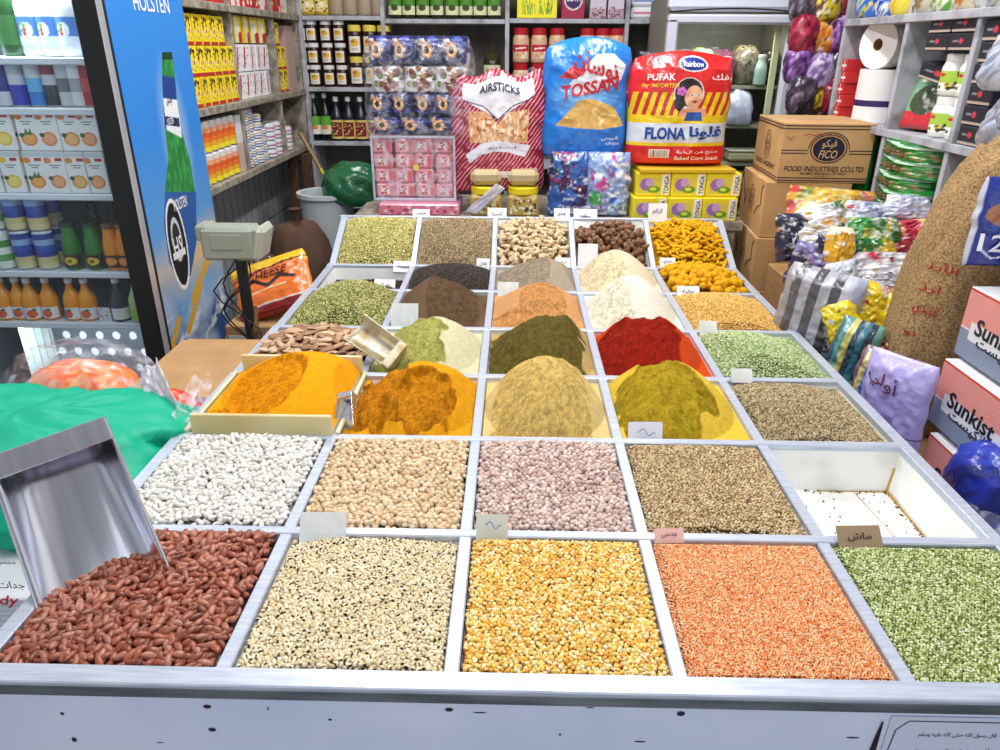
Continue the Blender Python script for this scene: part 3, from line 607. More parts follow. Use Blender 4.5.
gm = [lumpy([((0, 0, 0), (.019, .015, .014), 0, '#dfa41a'), ((.012, .006, .004), (.008, .007, .007), .8, '#e8b52c')][:1+s % 2], s+60, .22) for s in range(5)]
m, _ = heap_base(5, 4, repose(level(-.03, .03), 5, 4), '#a8740c'); tag(m.build('turmeric_crumbs', POWDER), 'bed of yellow crumbs under the round turmeric bulbs', 'turmeric', kind='stuff')
pile('turmeric_bulb', 'round knobbly yellow turmeric bulb in the bin behind the fenugreek seeds', 'round turmeric bulbs', 'turmeric', gm, 5, 4, level(-.016, .040, .4), .034, .012)
def podmesh(s):
    v, f = ICO2[0].copy(), ICO2[1]; v = v*np.array([.025, .0125, .0034]); v[:, 1] += .25*v[:, 0]**2*30; c = H(['#bd9470', '#cda888', '#a98060', '#d8b898', '#9a7050'][s])
    e = np.clip(np.abs(ICO2[0][:, 1])*1.3-.3, 0, 1)[:, None]; return M().add(v, f, c*(1-e*.45), True)
m, _ = heap_base(3, 0, repose(level(-.02, .03), 3, 0), '#3f2a1a'); tag(m.build('pod_fragments', POWDER), 'bed of broken brown bits under the flat beans', 'bean bits', kind='stuff')
pile('flat_brown_bean', 'flat brown broad bean in the bin behind the turmeric tray', 'flat brown beans behind the turmeric tray', 'bean', [podmesh(s) for s in range(5)], 3, 0, level(-.012, .045, .45, .5), .031, .005, .16, 2, GRAIN)

# ---------------- price cards
def card(px, py, wpx, hpx, Y, label, col='#f2f2f4', ink='#20306a', text=None, lean=.5, yaw=0, mt=None, seed=1, up=False):
    cx_, z0, w_, h_ = RC(px-wpx/2, py-hpx/2, px+wpx/2, py+hpx/2, Y); h_ = h_/max(math.cos(lean), .5) if not up else h_
    t = thing('price_card', label, 'price card', (cx_, Y, z0), (-lean, 0, yaw)); m = M(); n = 7
    u, v = np.meshgrid(np.linspace(-.5, .5, n), np.linspace(0, 1, n), indexing='ij'); P = np.stack([u*w_, .004*np.sin(u*3+seed)+.003*v*v, v*h_], -1); c = H(col)
    m.grid(P, c); m.grid(P+[0, .0007, 0], c, flip=True); m.build('card', mt or PRINT, t)
    if text: letter(text, w_*.55, h_*.34, lambda a, b: (a, .004*math.sin(a/w_*3+seed)-.0016, h_*.55+b), ink, t)
    elif ink:
        q = M()
        q.tube([(w_*(.28-.045*j), -.003, h_*(.5+.10*math.sin(j*.9+seed)+.02*j)) for j in range(12)], .0008, ink, 5)
        q.build('scribble', mat(ink, .7), t)
    return t
CARDCL = film_mat('cloudy_card', '#e9eef0', .75, .35, 30, .3)
z6 = CY[6]
card(421, 214, 17, 9, 3.09, 'white price card in the back right corner of the fennel seed bin', text=arab('شمر'), lean=.3)
card(497, 215, 19, 13, 3.09, 'white price card standing behind the coriander seeds', text=arab('كسبرة'), lean=.3)
card(562, 215, 16, 12, 3.08, 'white price card at the back of the ginger bin', text=arab('جنز'), lean=.3)
card(586, 220, 24, 18, 3.07, 'folded white price tag at the back of the brown root bin', text=arab('خ'), lean=.6, mt=CARDCL)
card(658, 213, 19, 18, 3.08, 'white price card standing behind the turmeric fingers', text=arab('كركم'), lean=.2)
card(402, 267, 18, 10, CY[6]-.022, 'white price card on the divider between fennel seeds and peppercorns', text=arab('مسمار'), lean=.5)
card(384, 287, 21, 12, 2.62, 'white price card stuck in the cloves', text=arab('هيل'), lean=.5)
card(483, 265, 13, 11, CY[6]-.020, 'small white price card behind the black peppercorns', text=arab('فلفل'), lean=.4)
card(563, 263, 15, 9, CY[6]-.020, 'small white price card behind the grey powder', text=arab('ابيض'), lean=.4)
card(588, 257, 20, 24, 2.835, 'blank white price card standing in front of the brown roots', ink=None, lean=.2)
card(404, 316, 27, 20, CY[4]+.02, 'blank cloudy price card between cardamom and brown powder', col='#dfe4e4', ink=None, lean=.4, mt=CARDCL)
card(508, 290, 21, 13, CY[5]-.022, 'blank cloudy price card between peppercorns and orange powder', ink=None, lean=.4, mt=CARDCL)
card(668, 263, 16, 9, CY[6]-.020, 'white price card between turmeric fingers and turmeric bulbs', text=arab('هندي'), lean=.4)
card(689, 293, 23, 11, CY[5]-.022, 'white price card in front of the turmeric bulbs', text=arab('حلبة'), lean=.5)
card(709, 329, 18, 12, CY[4]-.022, 'blank cloudy price card behind the green peas', ink=None, lean=.5, mt=CARDCL)
card(743, 377, 22, 11, CY[3]-.022, 'blank grey price card behind the cumin seeds', col='#d5d8da', ink=None, lean=.6)
card(646, 437, 35, 22, CY[2]+.016, 'lavender white price card in front of the yellow curry powder', col='#e7e6f2', lean=.3)
card(321, 532, 46, 22, CY[1]-.022, 'clear plastic price sleeve on the divider behind the black eyed beans', col='#dfe2ea', ink=None, lean=.5, mt=CARDCL)
card(492, 531, 32, 20, CY[1]-.022, 'grey green price card behind the yellow split peas', col='#d3d6cc', ink='#3a5aa8', lean=.4)
card(670, 538, 30, 11, CY[1]-.021, 'pink price card behind the red lentils', col='#edc4bd', ink='#5a2a2a', text=arab('عدس'), lean=.4)
card(864, 543, 47, 16, CY[1]-.023, 'torn brown cardboard price card in front of the empty bin', col='#9c8468', ink='#201c1c', text=arab('ماش'), lean=.7, yaw=.05)

# ---------------- notice on the front panel
nc, nz, nw, nh = RC(882, 717, 1016, 775, y0+.003)
t = thing('paper_notice', 'white paper notice with black border and Arabic lines taped to the front panel', 'notice', (nc, y0+.0025, nz))
M().box((0, 0, nh/2), (nw, .0008, nh), '#dfe3f2', .0002).build('sheet', mat('#d5daf0', .6), t)
q = M(); bx = [(-nw*.47, 0), (-nw*.44, nh*.78), (-nw*.36, nh*.93), (nw*.36, nh*.93), (nw*.44, nh*.86), (nw*.47, nh*.5)]
for a, b in zip(bx[:-1], bx[1:]):
    d = np.array([b[0]-a[0], 0, b[1]-a[1]]); n = np.array([-d[2], 0, d[0]])/np.linalg.norm(d)*.0009; A_, B_ = np.array([a[0], -.0008, a[1]]), np.array([b[0], -.0008, b[1]])
    q.add([A_-n, B_-n, B_+n, A_+n], [[0, 1, 2, 3]], H('#1c2333'))
q.build('border', mat('#1c2333', .6), t)
for k, (s_, ww, hh, zz) in enumerate(((arab('قال رسول الله صلى الله عليه وسلم'), .58, .10, .70), (arab('أقرب ما يكون العبد من ربه'), .56, .11, .44), (arab('وهو ساجد'), .34, .10, .18))): letter(s_, nw*ww, nh*hh, flat(nw*.03, nh*zz), '#222a3c', t)
# dark scratches where the tape came off
q = M(); q.tube([U(872, 752, Y=y0+.002), U(877, 738, Y=y0+.002), U(883, 722, Y=y0+.002)], [.004, .003, .001], '#15161c', 5); q.build('scratch', mat('#15161c', .8), pnl)
# ============================================================ LEFT SIDE
def blob(name, label, cat, c, r, col, mt=FOIL, seed=0, wr=.12, n=56, flatb=-.75, faceted=0, power=2.4, tie=None, group=None, cv=None, rot=0, sub='bag', stripes=None):
    th, ph = np.meshgrid(np.linspace(0, 2*PI, n, endpoint=False), np.linspace(-PI/2, PI/2, n//2+4), indexing='ij')
    X, Y, Z = np.cos(ph)*np.cos(th), np.cos(ph)*np.sin(th), np.sin(ph); k = (np.abs(X)**power+np.abs(Y)**power+np.abs(Z)**power)**(-1/power)
    nz = (ridge(X*1.6+seed+Z, Y*1.6+Z*1.3+seed, seed, 4)-.5)*2*wr+(ridge(X*5+Z*2+seed, Y*5-Z*3, seed+2, 2)-.5)*wr*.5; k = k*(1+nz)
    Z2 = np.maximum(Z*k, flatb); cc = np.tile(H(col), (n, n//2+4, 1)) if isinstance(col, str) else col
    if stripes:
        s_ = fbm(X*stripes[1]+seed, Z*stripes[1]+Y*stripes[1]*.8, seed+5, 3); L_ = len(stripes[0]); idx = np.clip(((s_-.22)/.56*L_).astype(int), 0, L_-1); pal = np.array([H(q) for q in stripes[0]]); cc = pal[idx]
    P = np.stack([X*k*r[0], Y*k*r[1], (Z2-flatb)*r[2]], -1)
    m = M(); m.grid(P, cc, True, True)
    t = thing(name, label, cat, c, rot, group); m.build(sub, mt, t)
    top = P[..., 2].max()
    if tie:
        q = M(); q.lathe([(.012, top-.01, tie), (.010, top+.012, tie), (.03, top+.05, tie), (.034, top+.055, tie)], 12, soft=True); q.build('tied_neck', mt, t)
    return t
# ---------- drinks fridge
FX, FY, FB = -1.218, 2.35, 2.93
fr = thing('drinks_fridge', 'glass front drinks fridge with black frame and blue beer advert on its side', 'fridge', (0, 0, 0))
BLK = mat('#0c0c0f', .45)
z0f, ztop = .12, 1.98; xl = -2.0+.012
m = M(); m.box((FX-.035, FY, (z0f+ztop)/2), (.07, .05, ztop-z0f), '#0b0b0d', .004); m.box(((FX+xl)/2, FY, z0f+.12), (FX-xl, .05, .24), '#0b0b0d', .004); m.box(((FX+xl)/2, FY, ztop-.06), (FX-xl, .05, .12), '#0b0b0d', .004); m.box((xl+.02, FY, 1.0), (.04, .05, 1.7), '#0b0b0d')
m.build('door_frame', BLK, fr)
M().box((FX+.002, FY-.008, (z0f+ztop)/2), (.004, .034, ztop-z0f), '#fff').build('edge_strip', mat('#d8dce4', .3, .6), fr)
m = M(); m.box((FX-.012, (FY+FB)/2+.02, (z0f+ztop)/2), (.018, FB-FY-.04, ztop-z0f), '#fff'); m.box((xl+.008, (FY+FB)/2+.02, 1.05), (.016, FB-FY-.04, ztop-z0f), '#fff'); m.box(((FX+xl)/2, FB-.012, 1.05), (FX-xl-.04, .02, ztop-z0f), '#fff'); m.box(((FX+xl)/2, (FY+FB)/2, ztop-.01), (FX-xl-.04, FB-FY-.06, .02), '#fff'); m.box(((FX+xl)/2, (FY+FB)/2, z0f+.01), (FX-xl-.04, FB-FY-.06, .02), '#fff')
m.build('cabinet', mat('#5b6066', .5), fr)
M().box(((FX+xl)/2, FY+.012, 1.05), (FX-xl-.16, .006, 1.5), '#fff').build('glass_pane', GLASS, fr)
M().box(((FX+xl)/2, (FY+FB)/2, .06), (FX-xl-.06, FB-FY-.06, .12), '#222').build('plinth', BLK, fr)
SH = [float(U(60, y, Y=2.42)[2]) for y in (57, 108, 194, 272, 323)]
for z in SH:
    q = M(); q.box(((FX+xl)/2-.02, 2.635, z-.012), (FX-xl-.10, .42, .022), '#dfe6ee', .003); q.build('fridge_shelf', mat('#dbe4ee', .4), fr)
area('fridge_lamp', (-1.6, 2.44, 1.9), (.5, .06), 14, (.92, .97, 1), (.5, 0, 0)); area('fridge_lamp', (-1.6, 2.41, .66), (.5, .05), 2.5, (.92, .97, 1), (.3, 0, 0))
# polka dot board and ribbed liner at the bottom of the fridge
cv = Cv(.5, .42, 150, 120, '#596069')
for i in range(9):
    for j in range(7): cv.ell(.03+.066*i+(.033 if j % 2 else 0), .03+.062*j, .0145, .0145, '#dfe6ea')
pb = thing('polka_dot_panel', 'grey panel with white polka dots behind the glass at the bottom of the fridge', 'panel', (-1.555, 2.62, .20)); facebox(M(), .5, .02, .46, '#596069', cv).build('board', PRINT, pb)
q = M(); P = np.array([[[-1.80+.012*(k % 2), 2.44+.02*k, .26], [-1.80+.012*(k % 2), 2.44+.02*k, SH[4]-.02]] for k in range(20)]); q.grid(P, H('#c5d2d0'), False); q.build('ribbed_liner', mat('#c9d6d4', .4), fr)
# advert on the side
cv = Cv(.55, 1.70, 200, 560, '#2f86dc'); zb = .26; pa = lambda x, y: (float(U(x, y, X=FX)[1])-2.375, float(U(x, y, X=FX)[2])-zb)
cv.mix((.62-cv.Y/1.70)*2.3, '#7fb4dc'); cv.mix(1-np.abs(cv.Y-.62)/.16+(fbm(cv.X*5, cv.Y*4, 3)-.5)*1.2, '#d7bf86')
cv.mix((.52-cv.Y)*9+(fbm(cv.X*7, cv.Y*5, 8)-.5)*2.5, '#a9bfdc'); cv.mix(((.50-cv.Y)*6).clip(0, 1)*(ridge(cv.X*4+cv.Y*3, cv.Y*6, 6)-.52)*5, '#2c5a93'); cv.mix(((.50-cv.Y)*6).clip(0, 1)*(ridge(cv.X*9, cv.Y*12, 16)-.66)*8, '#eef3fa')
cv.mix(1-np.hypot((cv.X-pa(176, 140)[0])/.20, (cv.Y-pa(176, 140)[1])/.46)-.35, '#cfe4f2')
bp = [pa(*q) for q in ((161, 52), (171, 52), (174, 78), (176, 100), (181, 132), (189, 160), (194, 190), (196, 240), (190, 275), (178, 282), (168, 262), (163, 225), (164, 190), (167, 160), (164, 128), (162, 98), (161, 76))]
cv.poly(bp, '#1c7a38'); lab = lambda *q: [pa(*k) for k in q]
cv.mix(((cv.C[..., 0] < .02)&(cv.C[..., 1] > .1))*(vn(cv.X*60, cv.Y*40, 4)-.3)*.9, '#4fb860'); cv.poly(lab((161, 75), (174, 78), (176, 100), (177, 128), (164, 128), (162, 98)), '#1d3f8c'); cv.poly(lab((162, 98), (176, 100), (180, 128), (181, 138), (166, 130)), '#e9eef4'); cv.poly(lab((164, 116), (178, 118), (179, 127), (165, 125)), '#1b2c5c'); cv.poly(lab((161, 52), (171, 52), (172, 60), (161, 60)), '#123c22')
cv.poly(lab((164, 192), (195, 192), (196, 240), (190, 275), (178, 282), (168, 262), (163, 225)), '#2b5ca6'); c_ = pa(177, 245); cv.ell(*c_, .075, .165, '#eef2f7'); cv.ell(*c_, .066, .150, '#15171c'); cv.ell(c_[0], c_[1]+.02, .04, .08, '#c9ced6'); cv.ell(c_[0], c_[1]+.02, .03, .06, '#2a2d34'); cv.rect(c_[0]-.05, c_[1]-.045, c_[0]+.05, c_[1]-.02, '#eef2f7')
for a, b in (((192, 300), (208, 258)), ((188, 330), (200, 285)), ((172, 345), (178, 320))): cv.line([pa(*a), pa(*b)], .035, '#d8a93c')
u, v = np.meshgrid(np.linspace(0, 1, 200), np.linspace(0, 1, 560), indexing='ij')
adp = M().grid(np.stack([np.full_like(u, FX+.0035), 2.375+u*.55, zb+v*1.70], -1), cv.C, False).build('advert_panel', PRINT, fr)
def onside(cy, cz_): return lambda a, b: (FX+.005, cy+a, cz_+b)
p = U(179, 203, X=FX); letter('HOLSTEN', .11, .04, onside(p[1], p[2]), '#f4f6fa', adp); p = U(177, 246, X=FX); letter('HS', .07, .07, onside(p[1], p[2]), '#e8ebf0', adp); p = U(169, 121, X=FX); letter('HOLSTEN', .05, .022, onside(p[1], p[2]), '#eef2f7', adp); p = U(150, 2, X=FX); letter('HOLSTEN', .26, .05, onside(p[1], p[2]-.005), '#eef2f7', adp)
p = U(168, 100, X=FX); letter(arab('هولستن'), .045, .035, onside(p[1], p[2]), '#2a3a66', adp)
# ---------- fridge goods
def can(name, label, r, h, cols, group=None, cat='can', ribs=None):
    t = thing(name, label, cat, (0, 0, 0), 0, group); m = M(); pr = [(0, .0005, '#b8bcc4'), (r*.82, .0005, '#b8bcc4'), (r, .006, cols[0])]; n = len(cols)
    for k, c in enumerate(cols): pr.append((r, .006+(h-.014)*(k+1)/n, cols[min(k+1, n-1)]))
    pr[-1] = (r, h-.008, '#c9ccd4'); pr += [(r*.86, h, '#c9ccd4'), (r*.80, h-.002, '#c9ccd4'), (0, h-.003, '#c9ccd4')]
    m.lathe(pr, 22); m.build('can_body', GLOSS, t); return t
def bottle(name, label, r, h, body, cap, lab=None, group=None, cat='bottle', liquid=None, neck=.35, sh=.62, labz=(.12, .42), cvs=None, capr=.30, mt=None):
    t = thing(name, label, cat, (0, 0, 0), 0, group); m = M(); pr = [(0, .001), (r*.9, .001), (r, h*.04), (r, h*labz[1])]
    for k in range(9):
        q = k/8; pr.append((r*neck+(r-r*neck)*(math.cos(q*PI)*.5+.5), h*(sh*.8+(.94-sh*.8)*q*.8)))
    pr += [(r*neck, h*.94), (0, h*.94)]
    m.lathe([(a, b, body) for a, b in pr], 18, soft=True); m.build('body', mt or GLOSS, t)
    M().lathe([(0, h*.90, cap), (r*(neck+.07), h*.90, cap), (r*(neck+.07), h*.985, cap), (r*neck, h, cap), (0, h, cap)], 14).build('cap', GLOSS, t)
    if cvs is not None: wrap_label(r, h*labz[0], h*labz[1], cvs, 2.6).build('label', PRINT, t)
    elif lab: M().lathe([(r+.0006, h*labz[0], lab), (r+.0006, h*labz[1], lab)], 18).build('label', PRINT, t)
    return t
def shelf_row(makers, xs, ys, z, deep=0, dy=.07, extra=None):
    """makers cycle along xs; first use keeps the original, later copies"""
    done = {}
    for i, x in enumerate(xs):
        for d in range(deep+1):
            k = makers[i % len(makers)]; key = id(k)
            if isinstance(k, str): k = makers[0]
            if key not in done: done[key] = k; k.location = (x, ys+d*dy, z); k.rotation_euler.z = rng.uniform(-.12, .12)
            else: dup(done[key], (x, ys+d*dy, z), rng.uniform(-.12, .12))
fx = lambda px, py=None, Y=2.46: float(U(px, py or 100, Y=Y)[0])
cvm = Cv(.16, .09, 40, 24, '#4a86d4'); cvm.rect(0, .0, .16, .03, '#e6f1fb'); cvm.ell(.08, .05, .03, .024, '#f4f7fb'); cvm.specks(8, .004, .008, ['#63b03a', '#c92b3a'], (.05, .03, .11, .07))
b = bottle('milk_bottle', 'white plastic drink bottle with blue label on the top fridge shelf', .040, .27, '#e6ebf2', '#e9edf4', cvs=cvm, group='white bottles on the top fridge shelf', labz=(.12, .42), neck=.42)
shelf_row([b], [fx(25, 30), fx(44, 30), fx(63, 30)], 2.50, SH[0], 1, .09)
b = bottle('green_bottle', 'dark green plastic bottle at the far left of the top fridge shelf', .043, .28, '#1c4d22', '#1c4d22', '#2c6a2c', neck=.4); b.location = (fx(5, 30), 2.50, SH[0])
cs = [can('energy_drink_can', 'slim %s can on the second fridge shelf' % n, .0265, .135, c) for n, c in (('dark blue and silver', ['#c9cfdb', '#1c2f8c', '#16267a']), ('blue and silver', ['#1a2fae', '#1a2fae', '#c4cad6', '#aab2c4']), ('light blue and silver', ['#1f7fd0', '#5eb0e8', '#c4cad6']), ('black and silver', ['#2a2d34', '#3a3d46', '#c0c5ce', '#7a2530']), ('silver', ['#c6cad2', '#6a6f78', '#b9bec8']), ('white and silver', ['#e3e6ea', '#a9adb5', '#dfe2e6']), ('red', ['#b3202a', '#d24a4a', '#a51c26']))]
for k, (px, o) in enumerate(zip((3, 18, 36, 52, 66, 78, 90), cs)):
    o.location = (fx(px, 88), 2.465, SH[1]); 
    for d in (1, 2): dup(o, (fx(px, 88), 2.465+.06*d, SH[1]), label=o['label'].replace('on the', 'behind the first on the'), group='cans behind the first '+o['label'][5:30])
def fruit_carton(fr_, nm):
    cv = Cv(.072, .165, 40, 90, '#f2f3f4'); cv.rect(0, .145, .072, .165, '#cfd6da'); cv.rect(.04, .128, .066, .142, '#c2202c'); cv.line([(.018, .112), (.054, .112)], .004, '#3a6a3a'); cv.line([(.024, .103), (.048, .103)], .003, '#444444'); cv.ell(.012, .132, .014, .012, fr_); cv.ell(.036, .045, .028, .028, fr_)
    cv.ell(.036, .045, .021, .021, {'#e9862a': '#f6b25c', '#f0c22c': '#f8e27a', '#e8963c': '#f2c07c', '#5f9a3a': '#a4cc6c', '#e58a4a': '#f4b080'}[fr_])
    if nm == 'pineapple orange': cv.poly([(.02, .06), (.03, .09), (.036, .065), (.045, .09), (.05, .06)], '#3f7a2c')
    cv.ell(.012, .06, .009, .009, '#2e5e34')
    t = thing('juice_carton', 'white juice carton with %s picture in the fridge' % nm, 'juice carton', (0, 0, 0)); facebox(M(), .070, .062, .134, '#eceef0', cv, cv).build('box', PRINT, t)
    return t
kinds = [('#5f9a3a', 'green fruit'), ('#f0c22c', 'lemon'), ('#e9862a', 'pineapple orange'), ('#e58a4a', 'peach'), ('#e8963c', 'orange half')]
for k, (px, kd) in enumerate(zip((-4, 19, 43, 63, 84, 102), (kinds[0], kinds[1], kinds[2], kinds[3], kinds[4], kinds[3]))):
    o = fruit_carton(*kd); o['label'] = 'white %s juice carton on the third fridge shelf%s' % (kd[1], ' by the frame' if px > 100 else ''); o.location = (fx(px, 180), 2.465, SH[2])
    dup(o, (fx(px, 180)+.003, 2.468, SH[2]+.136), rng.uniform(-.05, .05), 'white %s juice carton stacked on top of its twin in the fridge%s' % (kd[1], ' by the frame' if px > 100 else ''))
for k, (px, c1, nm) in enumerate(((20, '#7a8a5a', 'pale green'), (62, '#dfe2e4', 'silver'), (84, '#e88a2a', 'orange topped'))):
    t = thing('juice_carton', '%s carton lying flat behind the stacked juice cartons in the fridge' % nm, 'juice carton', (fx(px, 125, 2.56), 2.60, SH[2]+.236)); 
    q = M(); q.box((0, 0, .034), (.075, .16, .060), c1); q.box((0, -.0805, .034), (.05, .001, .03), '#eef0f0'); q.build('box', PRINT, t); 
    q = M(); q.box((0, 0, -.17), (.07, .06, .234), '#c9ccd0'); tt = thing('juice_carton', 'upright carton standing behind under the %s carton in the fridge' % nm, 'juice carton', (fx(px, 125, 2.56), 2.62, SH[2])); q = M(); q.box((0, 0, .117), (.07, .10, .233), '#cfd2d6'); q.build('box', PRINT, tt)
# fourth shelf
c1 = can('milk_can', 'tall blue can with cream picture at the base, front row of the fourth fridge shelf', .033, .135, ['#d9cf9c', '#cfc08a', '#1b3f9c', '#2450b4', '#8fb0e0', '#1b3f9c'], 'blue cans in the fridge')
xs = (fx(25, 260), fx(47, 260)); first = True
for x in xs:
    for L in range(2):
        for d in range(2):
            if first: c1.location = (x, 2.47, SH[3]); first = False
            else: dup(c1, (x, 2.47+.08*d, SH[3]+.136*L))
    
c1 = can('green_can', 'white can with green leaves at the left edge of the fourth fridge shelf', .035, .135, ['#dfe7df', '#5da55c', '#e6ede6', '#3f8f4c', '#dfe7df'], 'green and white cans in the fridge')
c1.location = (fx(4, 260), 2.47, SH[3]); dup(c1, (fx(3, 260), 2.472, SH[3]+.136))
cvl = Cv(.1, .06, 30, 20, '#1b1d16'); cvl.ell(.05, .03, .03, .018, '#e8c32c'); cvl.ell(.05, .03, .012, .008, '#3a6a20')
b = bottle('green_drink_bottle', 'small green drink bottle with yellow label in the fridge', .030, .165, '#2f7a2a', '#1c3c1c', cvs=cvl, group='green drink bottles in the fridge', neck=.7, labz=(.06, .34)); b.location = (fx(73, 260), 2.47, SH[3]); dup(b, (fx(95, 260), 2.47, SH[3])); dup(b, (fx(84, 260), 2.56, SH[3]))
cvl = Cv(.1, .06, 30, 20, '#3a2320'); cvl.ell(.05, .03, .03, .018, '#f0943a')
b = bottle('orange_drink_bottle', 'small orange drink bottle with dark label in the fridge', .028, .16, '#ee8f1e', '#7a4a20', cvs=cvl, group='orange drink bottles in the fridge', neck=.7, labz=(.06, .34)); b.location = (fx(113, 260), 2.47, SH[3]); dup(b, (fx(126, 260), 2.47, SH[3]))
b = bottle('dark_bottle', 'dark drink bottle in the shaded back of the fourth fridge shelf', .03, .19, '#241c18', '#2a2420', '#3a2c24', neck=.5, group='dark bottles at the back of the fridge'); b.location = (-1.50, 2.68, SH[3]); dup(b, (-1.43, 2.68, SH[3])); dup(b, (-1.57, 2.68, SH[3]))
# fifth shelf
cvl = Cv(.1, .05, 40, 24, '#e9e8ee'); cvl.ell(.05, .022, .022, .019, '#e0622c'); cvl.ell(.06, .04, .01, .006, '#3a7a34')
b = bottle('orange_juice_bottle', 'orange juice bottle with white cap and fruit label on the lowest fridge shelf', .031, .152, '#ee9a1e', '#eceef2', cvs=cvl, group='orange juice bottles on the lowest fridge shelf', neck=.36, labz=(.06, .33)); first = True
for px in (3, 17, 30, 47, 71, 86):
    x = fx(px, 300)
    if first: b.location = (x, 2.465, SH[4]); first = False
    else: dup(b, (x, 2.465+.004*(px % 5), SH[4]), rng.uniform(-.4, .4))
b = bottle('white_label_bottle', 'clear dark drink bottle with white cap and white label in the fridge', .030, .155, '#3a3f46', '#eceef2', '#e4e6ec', neck=.36, labz=(.06, .33)); b.location = (fx(118, 300), 2.465, SH[4])
b = bottle('lime_drink_bottle', 'pale lime drink bottle with purple cap beside the black fridge frame', .029, .150, '#b7d08a', '#3c2f7a', '#9cc83c', neck=.36, labz=(.06, .33)); b.location = (fx(136, 300), 2.465, SH[4])
t = thing('price_sticker', 'small white price sticker with dark marks on the lowest fridge shelf', 'price tag', (fx(104, 305), 2.45, SH[4])); cvl = Cv(.04, .05, 20, 24, '#d9dbe0'); cvl.specks(10, .002, .004, ['#3a3d44']); facebox(M(), .045, .003, .05, '#d9dbe0', cvl).build('sticker', PRINT, t)

# ---------- weighing scale behind the counter corner
t = thing('weighing_scale', 'grey weighing scale display head on a dark pole with loose cables', 'scale', (-.90, 2.32, 0))
q = M(); q.box((-.02, 0, 1.02), (.17, .10, .105), '#8f9488', .010); q.box((-.02, -.052, 1.03), (.10, .004, .05), '#a9ad9e', .002); q.box((-.10, .0, 1.055), (.04, .085, .05), '#7c8176', .006)
q.build('display_head', mat('#999e92', .5), t); M().box((.075, .01, 1.02), (.035, .12, .115), '#a5a99c', .014, R=Matrix.Rotation(.25, 3, 'Y')).build('head_cover', mat('#b0b3a8', .5), t)
q = M(); q.tube([(0, 0, .02), (0, 0, .97)], .019, '#2b2c2e', 10); q.build('pole', mat('#2f3032', .4, .5), t); M().lathe([(0, .001, '#333'), (.16, .001, '#333'), (.16, .03, '#333'), (0, .035, '#333')], 24).build('foot', mat('#2f3032', .5), t)
for k in range(4):
    a = rng.uniform(0, 6); q = M(); q.tube([(-.02+.04*math.sin(a+s*.9)*(1+.3*k), -.03+.02*math.cos(a+s), .98-s*.045-.01*k) for s in range(12)], .0028, '#17181a', 6); q.build('cable', mat('#17181a', .5), t)
# dark wire rack piece + handle in front of it
t = thing('wooden_stick', 'short worn wooden stick standing behind the cream turmeric tray', 'stick', (0, 0, 0)); a, b_ = U(257, 352, Y=2.30), U(253, 306, Y=2.34); q = M(); q.tube([(a[0], a[1], .45), a, b_], [.018, .018, .013], '#7a5326', 10); q.build('stick', ramp_mat('old_wood', '#4a3218', '#946a34', 30, .7, 0), t)
# carton with a flap top beside the counter
KR = KRAFT
t = thing('cardboard_carton', 'plain tan cardboard carton with closed flat top between fridge and counter', 'carton', (-.90, 1.93, 0)); q = M(); q.box((0, 0, .375), (.27, .42, .75), '#b98a55', .003); q.build('box', KR, t); M().box((.01, -.03, .757), (.29, .40, .006), '#c49863', .001).build('flap', KR, t)
# printed carton with an orange snack bag on top
t = thing('printed_carton', 'low white and tan carton with dark lettering under the orange snack bag', 'carton', (-.912, 2.62, .0), 0); q = M(); q.box((0, 0, .33), (.30, .26, .66), '#b5a98a', .003); q.build('box', KR, t); M().box((0, -.132, .59), (.28, .002, .07), '#c4c7c4').build('printed_strip', mat('#c9ccc8', .7), t); letter('COLOR', .18, .035, flat(.02, .59, -.1338), '#1d1e20', t)
cv = Cv(.34, .24, 90, 70, '#e8701c'); cv.rect(0, .19, .34, .24, '#e6b81e'); cv.line([(0, .17), (.34, .20)], .008, '#5a1712'); cv.rect(0, 0, .34, .035, '#8e1a1e'); cv.rect(0, .035, .34, .045, '#d8c8c0'); cv.line([(.05, .12), (.10, .15), (.16, .11), (.22, .14), (.28, .12)], .016, '#2b1410'); cv.line([(.05, .095), (.24, .10)], .006, '#f0d2a0')
t, sf = bag('snack_bag', 'orange snack bag with yellow top edge lying on the printed carton', 'snack bag', (-.875, 2.555, .662), .30, .235, .07, cv, -.15, 3, .006, FOIL, tiltx=-.5)
t.location.z = .69; t.rotation_euler = (-.75, -.30, .15)
letter('CHEESE', .16, .03, sf(.15-.15, .155), '#2b1410', t, shear=.3)
# tall brown sack, bin with green bag, posts and broom in the corner
t = blob('brown_sack', 'tall dark brown sack tied at the top beside the back left corner of the counter', 'sack', (-.985, 3.27, 0), (.165, .16, .50), '#4a3226', JUTED, 5, .10, flatb=-.9, tie='#6a5040'); t.scale.z = .92
t = blob('dark_plastic_bag', 'crumpled dark brown plastic bag slumped against the sack behind the snack bag', 'plastic bag', (-1.06, 2.98, 0), (.12, .11, .46), '#4f3a33', FOIL, 9, .16, flatb=-.9); t.scale.z = .88
t = thing('waste_bin', 'pale grey plastic bin under the dark green bag', 'bin', (-.93, 3.62, 0)); M().lathe([(0, .002, '#c9d2d6'), (.10, .002, '#c9d2d6'), (.13, .93, '#c9d2d6'), (.145, .93, '#dde4e6'), (.145, .95, '#dde4e6'), (.125, .95, '#dde4e6'), (.12, .90, '#888')], 28).build('bucket', mat('#c6d0d4', .4), t)
blob('green_bag', 'shiny dark green plastic bag resting on the pale bin', 'plastic bag', (-.80, 3.62, .90), (.135, .13, .115), '#12603a', FOIL, 12, .16, flatb=-.6, tie=None)
WOODD = ramp_mat('dark_post_wood', '#2d1d12', '#5c412a', 20, .8, 0, .3, .7, (8, 8, 1))
